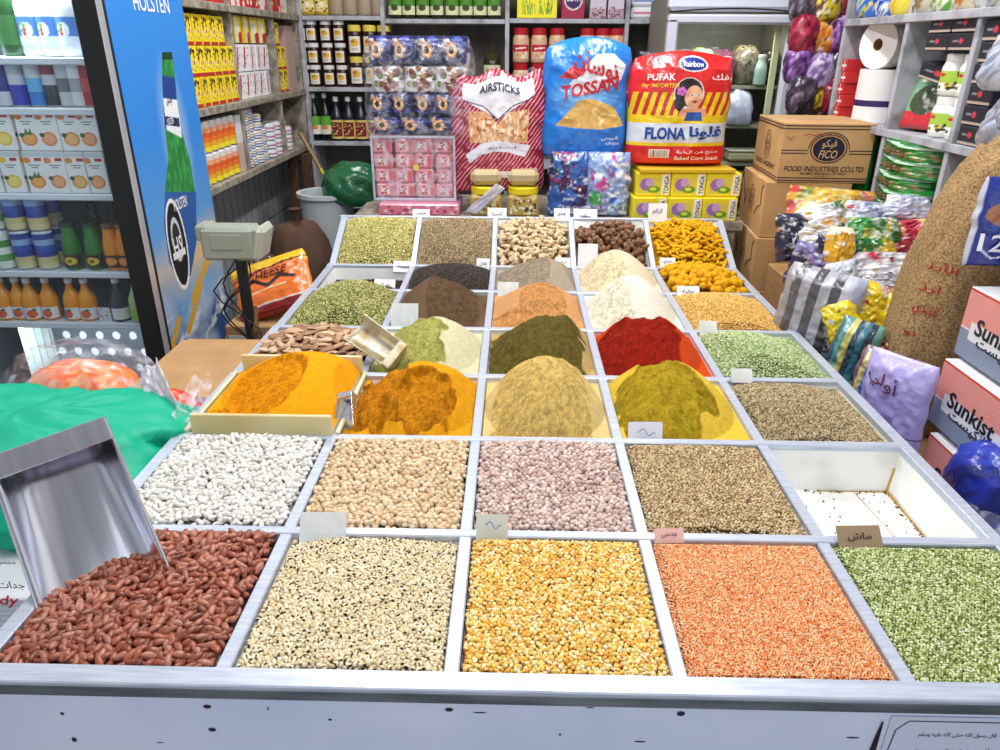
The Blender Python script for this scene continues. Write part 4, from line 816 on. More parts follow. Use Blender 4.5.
for k, (px, lb) in enumerate(((296, 'brown wooden post standing in the back left corner under the shelf'), (308, 'second dark wooden post right beside the first in the corner'))):
    p = U(px, 190, Y=4.30); t = thing('wooden_post', lb, 'post', (p[0]+.01*k, 4.30, 0)); M().box((0, 0, .52), (.052, .05, 1.04), '#4a3220', .003).build('timber', WOODD, t)
a, b_ = U(300, 133, Y=4.38), U(345, 212, Y=4.28); dr = (b_-a)/np.linalg.norm(b_-a); mid = a+(b_-a)*.45; e = b_+dr*((b_[2]-.05)/-dr[2])
t = thing('broom', 'broom with a tan and yellow handle leaning in the back left corner', 'broom', (0, 0, 0)); M().tube([a, mid], .011, '#a07c4c', 8).build('upper_handle', mat('#a58150', .5), t); M().tube([mid, e], .0115, '#c9bf2c', 8).build('lower_handle', mat('#c9bd30', .4), t); M().box((e[0], e[1], .05), (.26, .06, .09), '#3a6a4a', .01).build('brush_head', mat('#2c4a3a', .9), t)

# ---------- bags and cartons at the left edge of the counter
t = thing('low_crate', 'dark plastic crate standing on the floor under the white printed carton', 'crate', (-1.25, 1.30, 0)); q = M(); q.box((0, 0, .24), (.72, .50, .48), '#3d4550', .006); q.build('crate_body', ramp_mat('grey_crinkled_plastic', '#3a414c', '#8d97a6', 22, .3, 0, .35, .65), t)
t = thing('printed_white_carton', 'white ribbed carton with red and black lettering under the teal bag', 'carton', (-1.19, 1.29, .482)); wq = .70; cvw = Cv(wq, .178, 120, 60, '#dfe3ee')
for k in range(15): cvw.rect(0, .006+.012*k, wq, .0075+.012*k, '#c3cad9')
facebox(M(), wq, .50, .18, '#e4e7ef', cvw, b=.003).build('box', PRINT, t)
lx = lambda px, py: (U(px, py, Y=1.04)[0]+1.19, U(px, py, Y=1.04)[2]-.482)
a = lx(9, 562); letter(arab('مجموعة'), .045, .012, flat(a[0]-.01, a[1], -.2512), '#23252c', t); a = lx(8, 583); letter(arab('جدات'), .050, .020, flat(a[0]+.005, a[1]-.005, -.2512), '#23252c', t); a = lx(4, 597); letter('Candy', .10, .030, flat(a[0]-.022, a[1]-.010, -.2512), '#d3213c', t, shear=.35)
TEAL = newmat('teal_plastic')
def teal():
    m, nt, b = TEAL; b.inputs['Base Color'].default_value = (*H('#06ac88'), 1); b.inputs['Roughness'].default_value = .45; b.inputs['Specular IOR Level'].default_value = .3; b.inputs['Transmission Weight'].default_value = 0; b.inputs['Subsurface Weight'].default_value = .0; bump(nt, b, 9, .35, .02, detail=2); return m
TEALM = teal()
t = blob('teal_plastic_bag', 'large bright teal plastic bag bulging beside the left rail of the counter', 'plastic bag', (-1.10, 1.41, .665), (.335, .225, .118), '#16b492', TEALM, 31, .26, n=90, flatb=-.55, power=3.4)
t = blob('orange_sweets_bag', 'clear bag of orange sweets behind the teal bag', 'sweets bag', (-1.18, 1.78, .60), (.155, .11, .135), '#ef7a3c', GLOSS, 33, .07, flatb=-.6, stripes=(['#f08a4a', '#ef6a34', '#f6a878', '#e85a2c'], 7))
kq = blob('x', '', '', (0, 0, 0), (.20, .13, .165), '#ffffff', FILM, 35, .14, flatb=-.6, sub='clear_wrapper'); 
for o in list(kids(kq)): o.parent = t; o.matrix_parent_inverse.identity(); KID.setdefault(t.name, []).append(o)
bpy.data.objects.remove(kq)
t = thing('crate', 'low brown box under the clear bag of orange sweets', 'crate', (-1.215, 1.80, 0)); M().box((0, 0, .30), (.34, .20, .60), '#8a6a44', .004).build('box', KR, t)
t = blob('red_net_bag', 'red and orange net bag squeezed between teal bag and tan carton', 'net bag', (-.86, 1.60, .48), (.10, .085, .21), '#e2402c', FOIL, 36, .08, flatb=-.6, stripes=(['#e83a28', '#f0603c', '#e83a28', '#f59a78'], 6))
t = thing('crate', 'small brown box carrying the red net bag beside the counter', 'crate', (-.86, 1.61, 0)); M().box((0, 0, .24), (.20, .17, .48), '#8a6a44', .004).build('box', KR, t)
# stiff crumpled film sheets
def crumple(name, label, pts, col, mt, seed, amp=.02, n=26, cat='plastic film'):
    """sheet spanned between four corner points with folds"""
    p = [np.array(q) for q in pts]; u, v = np.meshgrid(np.linspace(0, 1, n), np.linspace(0, 1, n), indexing='ij'); uu, vv = u[..., None], v[..., None]
    P = p[0]*(1-uu)*(1-vv)+p[1]*uu*(1-vv)+p[2]*uu*vv+p[3]*(1-uu)*vv; nn = np.cross(p[1]-p[0], p[3]-p[0]); nn = nn/np.linalg.norm(nn)
    P = P+nn*((ridge(u*3+seed, v*3, seed, 4)-.5)*2*amp)[..., None]+np.array([0, 0, 1])*((vn(u*4, v*0+seed, seed)-.5)*amp*1.5)[..., None]
    m = M(); m.grid(P, H(col)); t = thing(name, label, cat, (0, 0, 0)); o = m.build('film', mt, t); so = o.modifiers.new('s', 'SOLIDIFY'); so.thickness = .0012
    return t
crumple('crumpled_film', 'milky white crumpled plastic sticking up behind the teal bag', [U(140, 402, Y=1.55), U(182, 412, Y=1.50), U(158, 362, Y=1.60), U(143, 368, Y=1.62)], '#e6e3f6', FILMW, 3, .018)
crumple('clear_crumpled_film', 'clear crumpled plastic beside the cream turmeric tray', [U(168, 420, Y=1.47), U(196, 432, Y=1.42), U(214, 376, Y=1.62), U(190, 380, Y=1.62)], '#eceaf8', FILM, 8, .02)
# ---------- scoops
def trough(name, label, L_, w0, w1, dep, closed, loc, Rm, edge=None, handle=False, mt=STEEL):
    """open half-pipe scoop along local +x (mouth at x=L), local z up out of the hollow"""
    n, k = 16, 24; P = []
    for i in range(n):
        s = i/(n-1); w = w0+(w1-w0)*s; row = []
        for j in range(k):
            a = -1+2*j/(k-1); y = w/2*math.copysign(abs(a)**.8, a); z = dep*(abs(a)**3.0)*(1-.35*s)-dep*.05*s; row.append([L_*s*(1-.0*abs(a)), y, z])
        P.append(row)
    P = np.array(P); m = M(); m.grid(P, H('#ccc'))
    t = thing(name, label, 'scoop', loc); t.rotation_euler = Rm.to_euler(); o = m.build('blade', mt, t); so = o.modifiers.new('s', 'SOLIDIFY'); so.thickness = .0016; so.offset = 0
    q = M(); row = P[0]; top = np.array([[-.0, y, dep*1.02] for _, y, _ in row]); q.grid(np.stack([row, top], 1), H('#ccc'), False); o = q.build('back_plate', mt, t); so = o.modifiers.new('s', 'SOLIDIFY'); so.thickness = .0016
    M().box((L_*.07, 0, dep*1.02), (L_*.15, w0*1.01, .0022), '#ccc', .001).build('top_flange', mt, t)
    q = M()
    for sd in (0, -1): q.tube([tuple(P[i, sd]) for i in range(n)], .0022, '#ccc', 6)
    q.build('rolled_edge', mt, t)
    return t
def frame(o, mouth, back, left_hint):
    """x axis from back to mouth, y towards left_hint"""
    x = Vector(mouth-back).normalized(); y = Vector(left_hint); y = (y-x*y.dot(x)).normalized(); z = x.cross(y); return Matrix((x, y, z)).transposed()
# big steel scoop standing in the kidney beans
bk, mo = U(58, 444, Y=1.06), U(110, 586, Y=.935); x = mo-bk; lenS = float(np.linalg.norm(x))+.012
xv = Vector(x).normalized(); yv = Vector((.90, .42, .10)); yv = (yv-xv*yv.dot(xv)).normalized(); zv = xv.cross(yv); Rm = Matrix((xv, yv, zv)).transposed()
bigs = trough('steel_scoop', 'big shiny stainless steel scoop standing upright in the kidney beans', lenS, .176, .192, .060, True, bk, Rm)
# medium scoop between brown beans and green powder: mouth up to the left, back end down on the divider
SCUF = ramp_mat('dusty_steel', '#a58f5c', '#d5cfbe', 18, .35, .6, .35, .6)
def lay(back, mouth, face):
    x = Vector(mouth-back).normalized(); z = Vector(face); z = (z-x*z.dot(x)).normalized(); return Matrix((x, z.cross(x), z)).transposed()
bk, mo = U(400, 362, Y=1.84), U(356, 330, Y=1.90)
trough('metal_scoop', 'medium metal scoop dusted with powder leaning on the divider behind the turmeric tray', float(np.linalg.norm(mo-bk)), .080, .088, .050, True, bk, lay(bk, mo, (-.30, -.55, .75)), mt=SCUF)
bk, mo = U(354, 397, Y=1.53), U(349, 429, Y=1.47)
trough('small_metal_scoop', 'small grey metal scoop stuck between turmeric tray and curry powder', float(np.linalg.norm(mo-bk)), .040, .062, .030, True, bk, lay(bk, mo, (-.5, -.8, .25)), mt=STEEL)
# ============================================================ BACK OF THE SHOP
su = thing('back_shelf_unit', 'white wooden wall shelf unit across the back of the shop', 'shelf', (0, 0, 0))
cols = [-1.24, -.765, -.055, .625, .80]
for i, x in enumerate(cols): M().box((x, 4.72, 1.30), (.024, .28, 2.2), '#ccc').build('upright', SHELFW, su)
def board(a, b, z): M().box(((a+b)/2, 4.72, z-.013), (b-a-.026, .275, .024), '#ccc').build('shelf_board', SHELFW, su)
for a, b, zs in ((cols[0], cols[1], (1.765, 1.385, 1.078, .70)), (cols[1], cols[2], (1.75, 1.40, .95)), (cols[2], cols[3], (1.755, 1.335, .95)), (cols[3], cols[4], (1.755, 1.30))):
    for z in zs: board(a, b, z)
M().box((-.22, 4.868, 1.3), (2.06, .012, 2.2), '#888').build('back_panel', ramp_mat('grey_back_panel', '#5c5750', '#8a847a', 4, .8), su)
bx = lambda px, py=60, Y=4.62: float(U(px, py, Y=Y)[0])
def jar(name, label, r, h, body, lid, cv=None, group=None, cat='jar'):
    t = thing(name, label, cat, (0, 0, 0), 0, group); M().lathe([(0, .001, body), (r*.92, .001, body), (r, h*.06, body), (r, h*.68, body), (r*.86, h*.80, body), (r*.80, h*.82, body), (0, h*.82, body)], 16, soft=True).build('glass_body', GLOSS, t)
    M().lathe([(r*.88, h*.80, lid), (r*.90, h*.97, lid), (r*.8, h, lid), (0, h, lid)], 16).build('lid', GLOSS, t)
    if cv is not None: wrap_label(r, h*.12, h*.64, cv, 2.2).build('label', PRINT, t)
    return t
def place(o, pts, grp=None, lab=None, rot=0):
    for i, p in enumerate(pts):
        if i == 0: o.location = p; o.rotation_euler.z = rot+rng.uniform(-.1, .1); q = o
        else: q = dup(o, p, rot+rng.uniform(-.12, .12))
        if grp: q['group'] = grp
        if lab: q['label'] = lab
cvh = Cv(.07, .065, 26, 26, '#e9e6de'); cvh.rect(0, 0, .01, .065, '#3a1c10').rect(.06, 0, .07, .065, '#3a1c10'); cvh.ell(.035, .04, .018, .016, '#e5b31c'); cvh.ell(.03, .045, .008, .006, '#a8741a'); cvh.rect(.02, .01, .05, .02, '#c7c2b8')
j = jar('honey_jar', 'small dark honey jar with white lid and yellow picture label stacked on the back shelf', .036, .118, '#2c120a', '#e8e8ea', cvh)
place(j, [(bx(px), 4.63, 1.386+.1185*L) for L in range(3) for px in (303, 314, 328, 341)], 'small honey jars in three layers')
j = jar('yellow_lid_jar', 'larger dark jar with pale yellow lid beside the small honey jars', .043, .165, '#2e150c', '#e9d35c', cvh)
place(j, [(bx(px), 4.63, 1.386+.166*L) for L in range(2) for px in (356, 371, 385)], 'larger yellow lid jars')
cvg = Cv(.08, .16, 30, 50, '#e9e7d9'); cvg.rect(0, .08, .08, .16, '#63a838'); cvg.ell(.04, .06, .02, .02, '#d88a3a')
b = bottle('dark_green_bottle', 'dark glass bottle with green and white label on the lower back shelf', .036, .27, '#101410', '#e9ebee', cvs=cvg, neck=.32, labz=(.14, .52)); place(b, [(bx(px, 130), 4.64, 1.079) for px in (315, 326)], 'two bottles with green labels')
cvg = Cv(.08, .14, 30, 50, '#e3c873'); cvg.rect(.012, .015, .068, .125, '#7b1f2a'); cvg.specks(14, .003, .006, ['#e3c873'], (.02, .03, .06, .11))
b = bottle('syrup_bottle', 'dark syrup bottle with white cap and red and gold label on the lower back shelf', .040, .25, '#18202c', '#e9ebee', cvs=cvg, neck=.34, labz=(.05, .48)); place(b, [(bx(px, 130), 4.64, 1.079) for px in (337, 349, 361, 374)], 'syrup bottles on the lower back shelf')
cvy = Cv(.08, .08, 24, 24, '#e6d37a'); cvy.specks(20, .005, .01, ['#caa52c', '#f3edd2', '#5a4a1a'])
j = jar('pickle_jar', 'jar with yellow label on the top board of the back shelf', .045, .15, '#c7a63a', '#d9c02e', cvy); place(j, [(bx(px, 5), 4.63, 1.766) for px in (297, 308, 321)], 'yellow labelled jars on the top board')
j = jar('spice_jar', 'jar of pale dried goods with dark lid on the top board', .043, .15, '#a99a84', '#2b2622'); place(j, [(bx(px, 5), 4.63, 1.766) for px in (336, 350, 364, 378)], 'dark lid jars on the top board')
cvo = Cv(.08, .08, 24, 24, '#dfe0b4'); cvo.rect(0, .045, .08, .08, '#4f8a2c'); cvo.ell(.04, .035, .018, .016, '#2c4a1c')
j = jar('olive_jar', 'dark olive jar with green and cream label on the top board', .041, .16, '#2c2a16', '#1d2a14', cvo); place(j, [(bx(px, 5), 4.63, 1.751) for px in (395, 409, 423, 437, 452, 466, 480, 494)], 'olive jars on the top board')
j = jar('glass_jar', 'clear jar with black lid standing alone above the wafer packs', .036, .13, '#a7a99f', '#1c1c1a'); j.location = (bx(453, 40), 4.66, 1.53); 
j = jar('glass_jar', 'clear jar with black lid under its lone twin on the middle shelf', .036, .128, '#a7a99f', '#1c1c1a'); j.location = (bx(453, 40), 4.66, 1.401)
cvo2 = Cv(.1, .08, 24, 24, '#d3dbb8'); cvo2.rect(.02, .02, .08, .06, '#6f9a4c')
j = jar('wide_olive_jar', 'wide dark olive jar with pale label beside the red airstick bag', .055, .17, '#242210', '#3a3a18', cvo2); j.location = (bx(492, 70), 4.66, 1.401)
cvr = Cv(.09, .09, 26, 30, '#e3b49a'); cvr.rect(0, .035, .09, .07, '#c2202a'); cvr.line([(.02, .05), (.07, .055)], .008, '#f2e6e0'); cvr.specks(9, .006, .012, ['#d9a05a', '#f0e0c8'], (0, 0, .09, .03))
j = jar('red_lid_jar', 'jar with red lid and red and cream label on the middle back shelf', .048, .185, '#d7b08a', '#b5202a', cvr); place(j, [(bx(px, 50), 4.64, 1.336+.186*L) for L in range(2) for px in (521, 539, 557, 587, 602, 616)], 'red lid jars on the middle back shelf')
t = thing('tea_box', 'bright yellow box with green grass drawing on the top board', 'box', (bx(537, 5), 4.64, 1.756)); cv = Cv(.23, .16, 80, 50, '#f2e62a')
for k in range(26): x = rng.uniform(.02, .2); cv.line([(x, .015), (x+rng.uniform(-.02, .02), rng.uniform(.04, .11))], .0035, '#5d9a24')
facebox(M(), .225, .10, .20, '#f2e62a', cv).build('box', PRINT, t)
t = thing('soap_box', 'maroon detergent box with white lettering on the top board', 'box', (bx(573, 5), 4.64, 1.756)); cv = Cv(.13, .2, 40, 50, '#a02048'); cv.ell(.065, .10, .055, .06, '#e8d6dc'); cv.ell(.065, .10, .048, .052, '#3a1c60'); facebox(M(), .13, .09, .20, '#a02048', cv).build('box', PRINT, t); letter('COVA', .08, .03, flat(0, .10, -.0462), '#f3eef2', t)
for px, lb in ((598, 'pale lavender box beside the maroon detergent box'), (616, 'second pale lavender box next to the shelf upright')):
    t = thing('lavender_box', lb, 'box', (bx(px, 5), 4.64, 1.756)); cv = Cv(.09, .2, 30, 50, '#cfc6d8'); cv.rect(0, 0, .09, .05, '#b89aa8'); cv.specks(30, .003, .006, ['#7a3c50', '#5c2c3c'], (.005, .0, .085, .06)); cv.line([(.02, .13), (.07, .13)], .01, '#8f84a4'); facebox(M(), .09, .08, .19, '#cfc6d8', cv).build('box', PRINT, t)
for L in range(2):
    t = thing('wrapped_soap', 'white and pink wrapped pack %s the shelf beside the white fridge' % ('lying on' if L == 0 else 'stacked over another on'), 'pack', (bx(642, 15), 4.66, 1.756+.062*L)); cv = Cv(.13, .06, 40, 20, '#e9eaf2'); cv.rect(0, .02, .13, .04, '#d77a94' if L == 0 else '#7c94c8'); facebox(M(), .125, .08, .06, '#e9eaf2', cv, b=.012).build('wrapper', PRINT, t)

# ---------- shelves on the left wall
lu = thing('side_shelf_unit', 'worn grey shelf unit on the tiled left wall full of tins', 'shelf', (0, 0, 0)); LX = -1.245
for y, (za, zb_) in ((2.985, (1.05, 2.3)), (3.50, (1.05, 2.3)), (4.10, (1.05, 2.3)), (4.55, (1.0, 2.3))): M().box((LX-.15, y, (za+zb_)/2), (.295, .024, zb_-za), '#999').build('upright', SHELFG, lu)
for z in (1.765, 1.375, 1.07): M().box((LX-.145, 3.768, z-.015), (.31, 1.59, .030), '#999').build('shelf_board', SHELFG, lu)
M().box((LX-.302, 3.768, 1.6), (.01, 1.58, 1.2), '#999').build('back_panel', ramp_mat('grubby_panel', '#8d867a', '#bdb5a6', 6, .8), lu)
RS = PI/2
cvt = Cv(.105, .115, 36, 40, '#f0d41c'); cvt.specks(16, .004, .010, ['#26221a', '#3a2f18'], (.01, .07, .095, .105)); cvt.specks(30, .002, .006, ['#d98a1c', '#e9ede6', '#3a3a28'], (.0, .02, .105, .07)); cvt.rect(0, 0, .105, .014, '#b5202a')
def sidebox(name, label, w_, d_, h_, cv, base, cat='box'):
    t = thing(name, label, cat, (0, 0, 0)); facebox(M(), w_, d_, h_, base, cv).build('box', PRINT, t); return t
ty = sidebox('stock_cube_box', 'small yellow box with black marks in the first bay of the left shelf', .080, .10, .112, cvt, '#e9c81c')
place(ty, [(LX-.06, 3.04+.0835*k, 1.376+.1135*L) for L in range(3) for k in range(6 if L < 2 else 5)], 'yellow boxes in the first bay of the left wall shelf', rot=RS)
ty2 = dup(ty, (LX-.06, 4.16, 1.376), RS, 'small yellow box in the narrow last bay of the left wall shelf', 'yellow boxes in the last bay'); 
for p in [(4.16, 1), (4.16, 2), (4.245, 0), (4.245, 1)]: dup(ty2, (LX-.06, p[0], 1.376+.1135*p[1]), RS)
cvc = Cv(.11, .12, 30, 34, '#e9cf1c'); cvc.poly([(0.0, 0), (.04, 0), (.03, .12), (0, .12)], '#d8d8d0'); cvc.rect(.05, 0, .11, .05, '#b5222a'); cvc.ell(.06, .07, .016, .03, '#e8e8e0')
ct = sidebox('yellow_pouch', 'yellow pouch with white and red print on top of the white packs', .09, .06, .115, cvc, '#d9b41c', 'pouch'); place(ct, [(LX-.05, 3.62+.115*k, 1.615) for k in range(4)], 'yellow pouches in the middle bay', rot=RS)
cvw2 = Cv(.1, .115, 30, 34, '#e6e3e8'); cvw2.line([(.03, .02), (.05, .1)], .018, '#c2283a'); cvw2.specks(12, .003, .006, ['#4a3a3a'])
ct = sidebox('white_pack', 'white pack with red print in the middle bay of the left wall shelf', .092, .07, .115, cvw2, '#dcd8de', 'pack'); place(ct, [(LX-.05, 3.565+.096*k, 1.376+.118*L) for L in range(2) for k in range(5)], 'white and red packs in the middle bay', rot=RS)
t = thing('pink_box', 'dull pink box in the last bay of the left wall shelf', 'box', (LX-.07, 4.42, 1.376), RS); facebox(M(), .16, .10, .33, '#b99a94', None).build('box', PRINT, t)
cup = can('orange_cup', 'orange and yellow pot with white lid in the lower left shelf bay', .034, .125, ['#e8d832', '#e0a82c', '#e0742c', '#d9602a', '#e8a07c', '#d8d4cc'], cat='pot'); place(cup, [(LX-.045, 3.03+.071*k, 1.071+.126*L) for L in range(2) for k in range(6)]+[(LX-.12, 3.05+.071*k, 1.071) for k in range(5)], 'orange pots on the lower left shelf')
t = thing('white_box', 'small white box beside the orange pots on the lower left shelf', 'box', (LX-.06, 3.455, 1.197), RS); facebox(M(), .06, .09, .12, '#d9dbe0', None).build('box', PRINT, t)
t = thing('white_box', 'small white box under another one beside the orange pots', 'box', (LX-.06, 3.455, 1.071), RS); facebox(M(), .06, .09, .125, '#c9b0a8', None).build('box', PRINT, t)
tun = can('tuna_can', 'short white and blue fish can stacked on the lower left shelf', .042, .038, ['#d7dbe4', '#5a74b4', '#e3e6ec', '#b9a05a']); place(tun, [(LX-.05-.01*(c % 2), 3.565+.088*c, 1.071+.0385*L) for c in range(4) for L in range((7, 7, 6, 4)[c])], 'white and blue fish cans')
tun = can('fish_can', 'short white and pink fish can in low stacks beside the blue ones', .046, .042, ['#e2d9e0', '#b8849c', '#e9e6ea']); place(tun, [(LX-.05, 3.93+.098*c, 1.071+.0425*L) for c in range(4) for L in range((4, 4, 4, 3)[c])], 'white and pink fish cans')
for k in range(9):
    nm = ('red', 'dark red', 'white and red')[k % 3]; t = thing('tomato_pack', '%s pack standing on the top board of the left wall shelf' % nm, 'pack', (LX-.05, 3.38+.125*k, 1.766), RS, 'red packs on the top board, '+nm)
    cv = Cv(.11, .15, 24, 30, ('#c8202c', '#a8182c', '#e3d4d2')[k % 3]); cv.specks(9, .008, .016, ['#e8e0c8', '#d8402c', '#3a7a34']); facebox(M(), .115, .06, .15, '#b5202a', cv).build('box', PRINT, t)

# ---------- low bench behind the counter with piled goods
BT = .922
bn = thing('back_bench', 'low bench behind the counter carrying the snack bags and packs', 'bench', (0, 0, 0)); M().box((.14, 3.44, BT-.02), (1.70, .58, .04), '#777').build('bench_top', SHELFG, bn)
for sx in (-.66, .94):
    for sy in (3.19, 3.69): M().box((sx, sy, (BT-.04)/2), (.05, .05, BT-.04), '#666').build('leg', SHELFG, bn)
def px_rect(x0, y0, x1, y1, Y): return RC(x0, y0, x1, y1, Y)
# pink flat box under the tray
x, z, w_, h_ = RC(380, 201, 460, 213, 3.25); cv = Cv(w_, .05, 60, 12, '#d87a92'); cv.specks(30, .006, .012, ['#f0d6dc', '#b83a54', '#e8a6b6'])
t = thing('pink_pack', 'flat pink pack lying under the clear tray of small pink packets', 'pack', (x, 3.33, BT)); facebox(M(), w_, .24, .05, '#d98aa0', cv, b=.006).build('wrapper', FOIL, t)
# clear tray of 16 packets
TRY = 3.30; x, z, w_, h_ = RC(374, 142, 455, 206, TRY); z = BT+.052
t = thing('clear_packet_tray', 'clear plastic tray wrapped around four rows of small pink packets', 'plastic tray', (x, TRY+.07, z)); q = M()
for (c, s_) in (((0, .085, h_/2), (w_, .003, h_)), ((-w_/2, 0, h_/2), (.003, .17, h_)), ((w_/2, 0, h_/2), (.003, .17, h_)), ((0, 0, .002), (w_, .17, .003)), ((0, 0, h_-.002), (w_, .17, .003)), ((0, -.086, h_/2), (w_, .002, h_))): q.box(c, s_, '#eef', .001)
q.build('tray_wall', FILM, t); q = M()
for s_ in (-1, 1): q.box((s_*w_/2, -.088, h_/2), (.010, .004, h_), '#e3e4f2', .001)
q.box((0, -.088, h_-.005), (w_, .004, .010), '#e3e4f2', .001); q.box((0, -.088, .006), (w_, .004, .012), '#e3e4f2', .001); q.build('tray_edge', FILMW, t)
cvp = Cv(.07, .055, 26, 22, '#e9a3ac'); cvp.rect(.012, .008, .05, .047, '#f3e3e6'); cvp.specks(12, .003, .006, ['#c8465a', '#d97a50', '#b0304a'], (.014, .01, .048, .045)); cvp.rect(.055, 0, .07, .055, '#df6a78')
pk = thing('pink_packet', 'small pink and white packet inside the clear tray', 'packet', (0, 0, 0), 0, 'pink packets in the clear tray'); pw, ph = w_/4.15, (h_-.02)/4.1; facebox(M(), pw, .10, ph, '#e08a96', cvp, b=.008).build('wrapper', FOIL, pk)
place(pk, [(x-w_/2+w_/8+w_/4*c, TRY+.055, z+.010+ph*1.01*L) for L in range(4) for c in range(4)])
pk_top = z+h_+.002
t = thing('round_price_sticker', 'round yellow sticker on the front of the clear packet tray', 'sticker', (x+w_*.03, TRY-.021, z+h_*.52)); M().lathe([(0, 0, '#e3c860'), (.014, 0, '#e3c860'), (.014, .0015, '#e3c860'), (0, .0015, '#e3c860')], 18).build('sticker', mat('#e6cd6a', .5), t); t.rotation_euler = (PI/2, 0, 0)
# wrapped wafer packs, four layers
def wafer_cv(kind, seed):
    W_, H_ = .12, .09; cv = Cv(W_, H_, 56, 42, '#141a54' if kind else '#d8d0c6')
    if kind:
        cv.mix((fbm(cv.X*40, cv.Y*40, seed)-.60)*8, '#cfd4ee'); cv.mix((fbm(cv.X*30+5, cv.Y*50, seed+3)-.56)*6, '#4f5fc0'); cv.rect(0, 0, W_, .014, '#151b50'); cv.ell(.042, .046, .026, .026, '#dd9a54'); cv.ell(.042, .046, .020, .020, '#eec088'); cv.ell(.042, .046, .012, .012, '#23130f')
        cv.ell(.016, .07, .014, .010, '#d8a898')
    else:
        cv.mix((fbm(cv.X*45, cv.Y*45, seed)-.45)*6, '#e8e6ec'); cv.specks(14, .007, .015, ['#b07a48', '#7a4a28', '#cf9a64', '#7c8a3c', '#8a2c30'], (.02, .01, .10, .08)); cv.mix((fbm(cv.X*70, cv.Y*70, seed+4)-.62)*9, '#30303a')
    return cv
zz = pk_top
for L, (n, kd, y0_, y1_, x0_, x1_) in enumerate(((3, 1, 122, 142, 370, 456), (4, 1, 98, 122, 369, 458), (3, 0, 68, 98, 372, 466), (4, 1, 38, 68, 369, 468))):
    YL = 3.36; xa, xb = U(x0_, 90, Y=YL-.07)[0], U(x1_, 90, Y=YL-.07)[0]; hl = float(U(400, y0_, Y=YL-.07)[2]-U(400, y1_, Y=YL-.07)[2])*.945; wl = (xb-xa)/n
    nm = ('bottom', 'second', 'third', 'top')[L]; ob = None
    for k in range(n):
        lb = ('navy and silver cookie pack' if kd else 'silver and brown snack pack')+' in the %s layer of the film wrapped stack' % nm
        if ob is None:
            cv = wafer_cv(kd, L*3+1); ob, _ = bag('cookie_pack', lb, 'cookie pack', (xa+wl*.5, YL, zz), wl*1.03, hl*1.04, .15, cv, rng.uniform(-.06, .06), L, .006, FOIL, group='packs in the %s layer' % nm, bottom_flat=.7, sq=.3)
        else: dup(ob, (xa+wl*(k+.5), YL, zz), rng.uniform(-.08, .08))
    zz += hl
x, z, w_, h_ = RC(366, 30, 470, 138, 3.27); t = blob('stack_wrapper', 'crumpled clear film wrapped around the stack of navy cookie packs', 'plastic film', (x, 3.36, pk_top+.0), (w_/2*1.03, .14, (zz-pk_top)/1.92), '#fff', FILM, 44, .06, n=70, flatb=-.85, power=7)

# red airstick bag, two yellow lid jars below it
x, z, w_, h_ = RC(452, 74, 546, 192, 3.30); cv = Cv(w_, h_, 150, 190, '#a80c34'); W_, H_ = w_, h_
cv.mix((np.sin((cv.X*1.0-cv.Y*.8)*330+6*fbm(cv.X*20, cv.Y*20, 2))*.5+.5-.80)*5, '#ecc8d4'); cv.mix((vn(cv.X*50, cv.Y*50, 3)-.6)*3, '#8c0c2c')
u_ = lambda a, b: (a*W_, b*H_)
cv.poly([u_(.14, .80), u_(.88, .84), u_(.88, .96), u_(.14, .93)], '#eceaf2'); cv.poly([u_(.14, .80), u_(.50, .64), u_(.88, .84)], '#eceaf2'); cv.line([u_(.16, .79), u_(.36, .74), u_(.50, .635), u_(.66, .75), u_(.87, .82)], .005, '#2c1a3c')
cv.poly([u_(.20, .44), u_(.20, .70), u_(.38, .70), u_(.5, .60), u_(.62, .70), u_(.82, .72), u_(.82, .44)], '#e6a878'); k_ = (np.abs(cv.C[..., 0]-H('#e6a878')[0]) < .01)&(np.abs(cv.C[..., 2]-H('#e6a878')[2]) < .01); cv.put(k_&(vn(cv.X*120, cv.Y*60, 5) > .62), '#f6dcb8'); cv.put(k_&(vn(cv.X*110, cv.Y*90, 8) > .78), '#b86a3a')
cv.poly([u_(.16, .34), u_(.34, .44), u_(.5, .46), u_(.68, .44), u_(.86, .42), u_(.80, .32), u_(.62, .36), u_(.48, .37), u_(.32, .34), u_(.20, .26)], '#e6e6f2'); cv.rect(.30*W_, .14*H_, .66*W_, .20*H_, '#efe3ea'); cv.rect(.72*W_, .14*H_, .92*W_, .22*H_, '#eceaf2')
for k in range(9): cv.rect((.74+.018*k)*W_, .15*H_, (.748+.018*k)*W_, .21*H_, '#3a4a9c')
t, sf = bag('airstick_bag', 'magenta red bag of corn sticks with white banner standing on two yellow lid jars', 'snack bag', (x-.008, 3.32, z), w_, h_, .13, cv, .05, 4, .008, FOIL, top=lambda u: .035*np.cos((u-.5)*2*PI*1.0)**2-.012)
BOLD = .03; letter('AIRSTICKS', w_*.42, .030, sf(w_*.02, h_*.88), '#1a1a44', t); BOLD = .01; letter(arab('اصابع'), w_*.30, .012, sf(w_*.05, h_*.40), '#1a2a6a', t)
f = crumple('gathered_film', 'clear film gathered above the magenta corn stick bag', [U(458, 108, Y=3.34), U(546, 100, Y=3.34), U(534, 70, Y=3.36), U(478, 80, Y=3.36)], '#efeaf6', FILM, 12, .018)
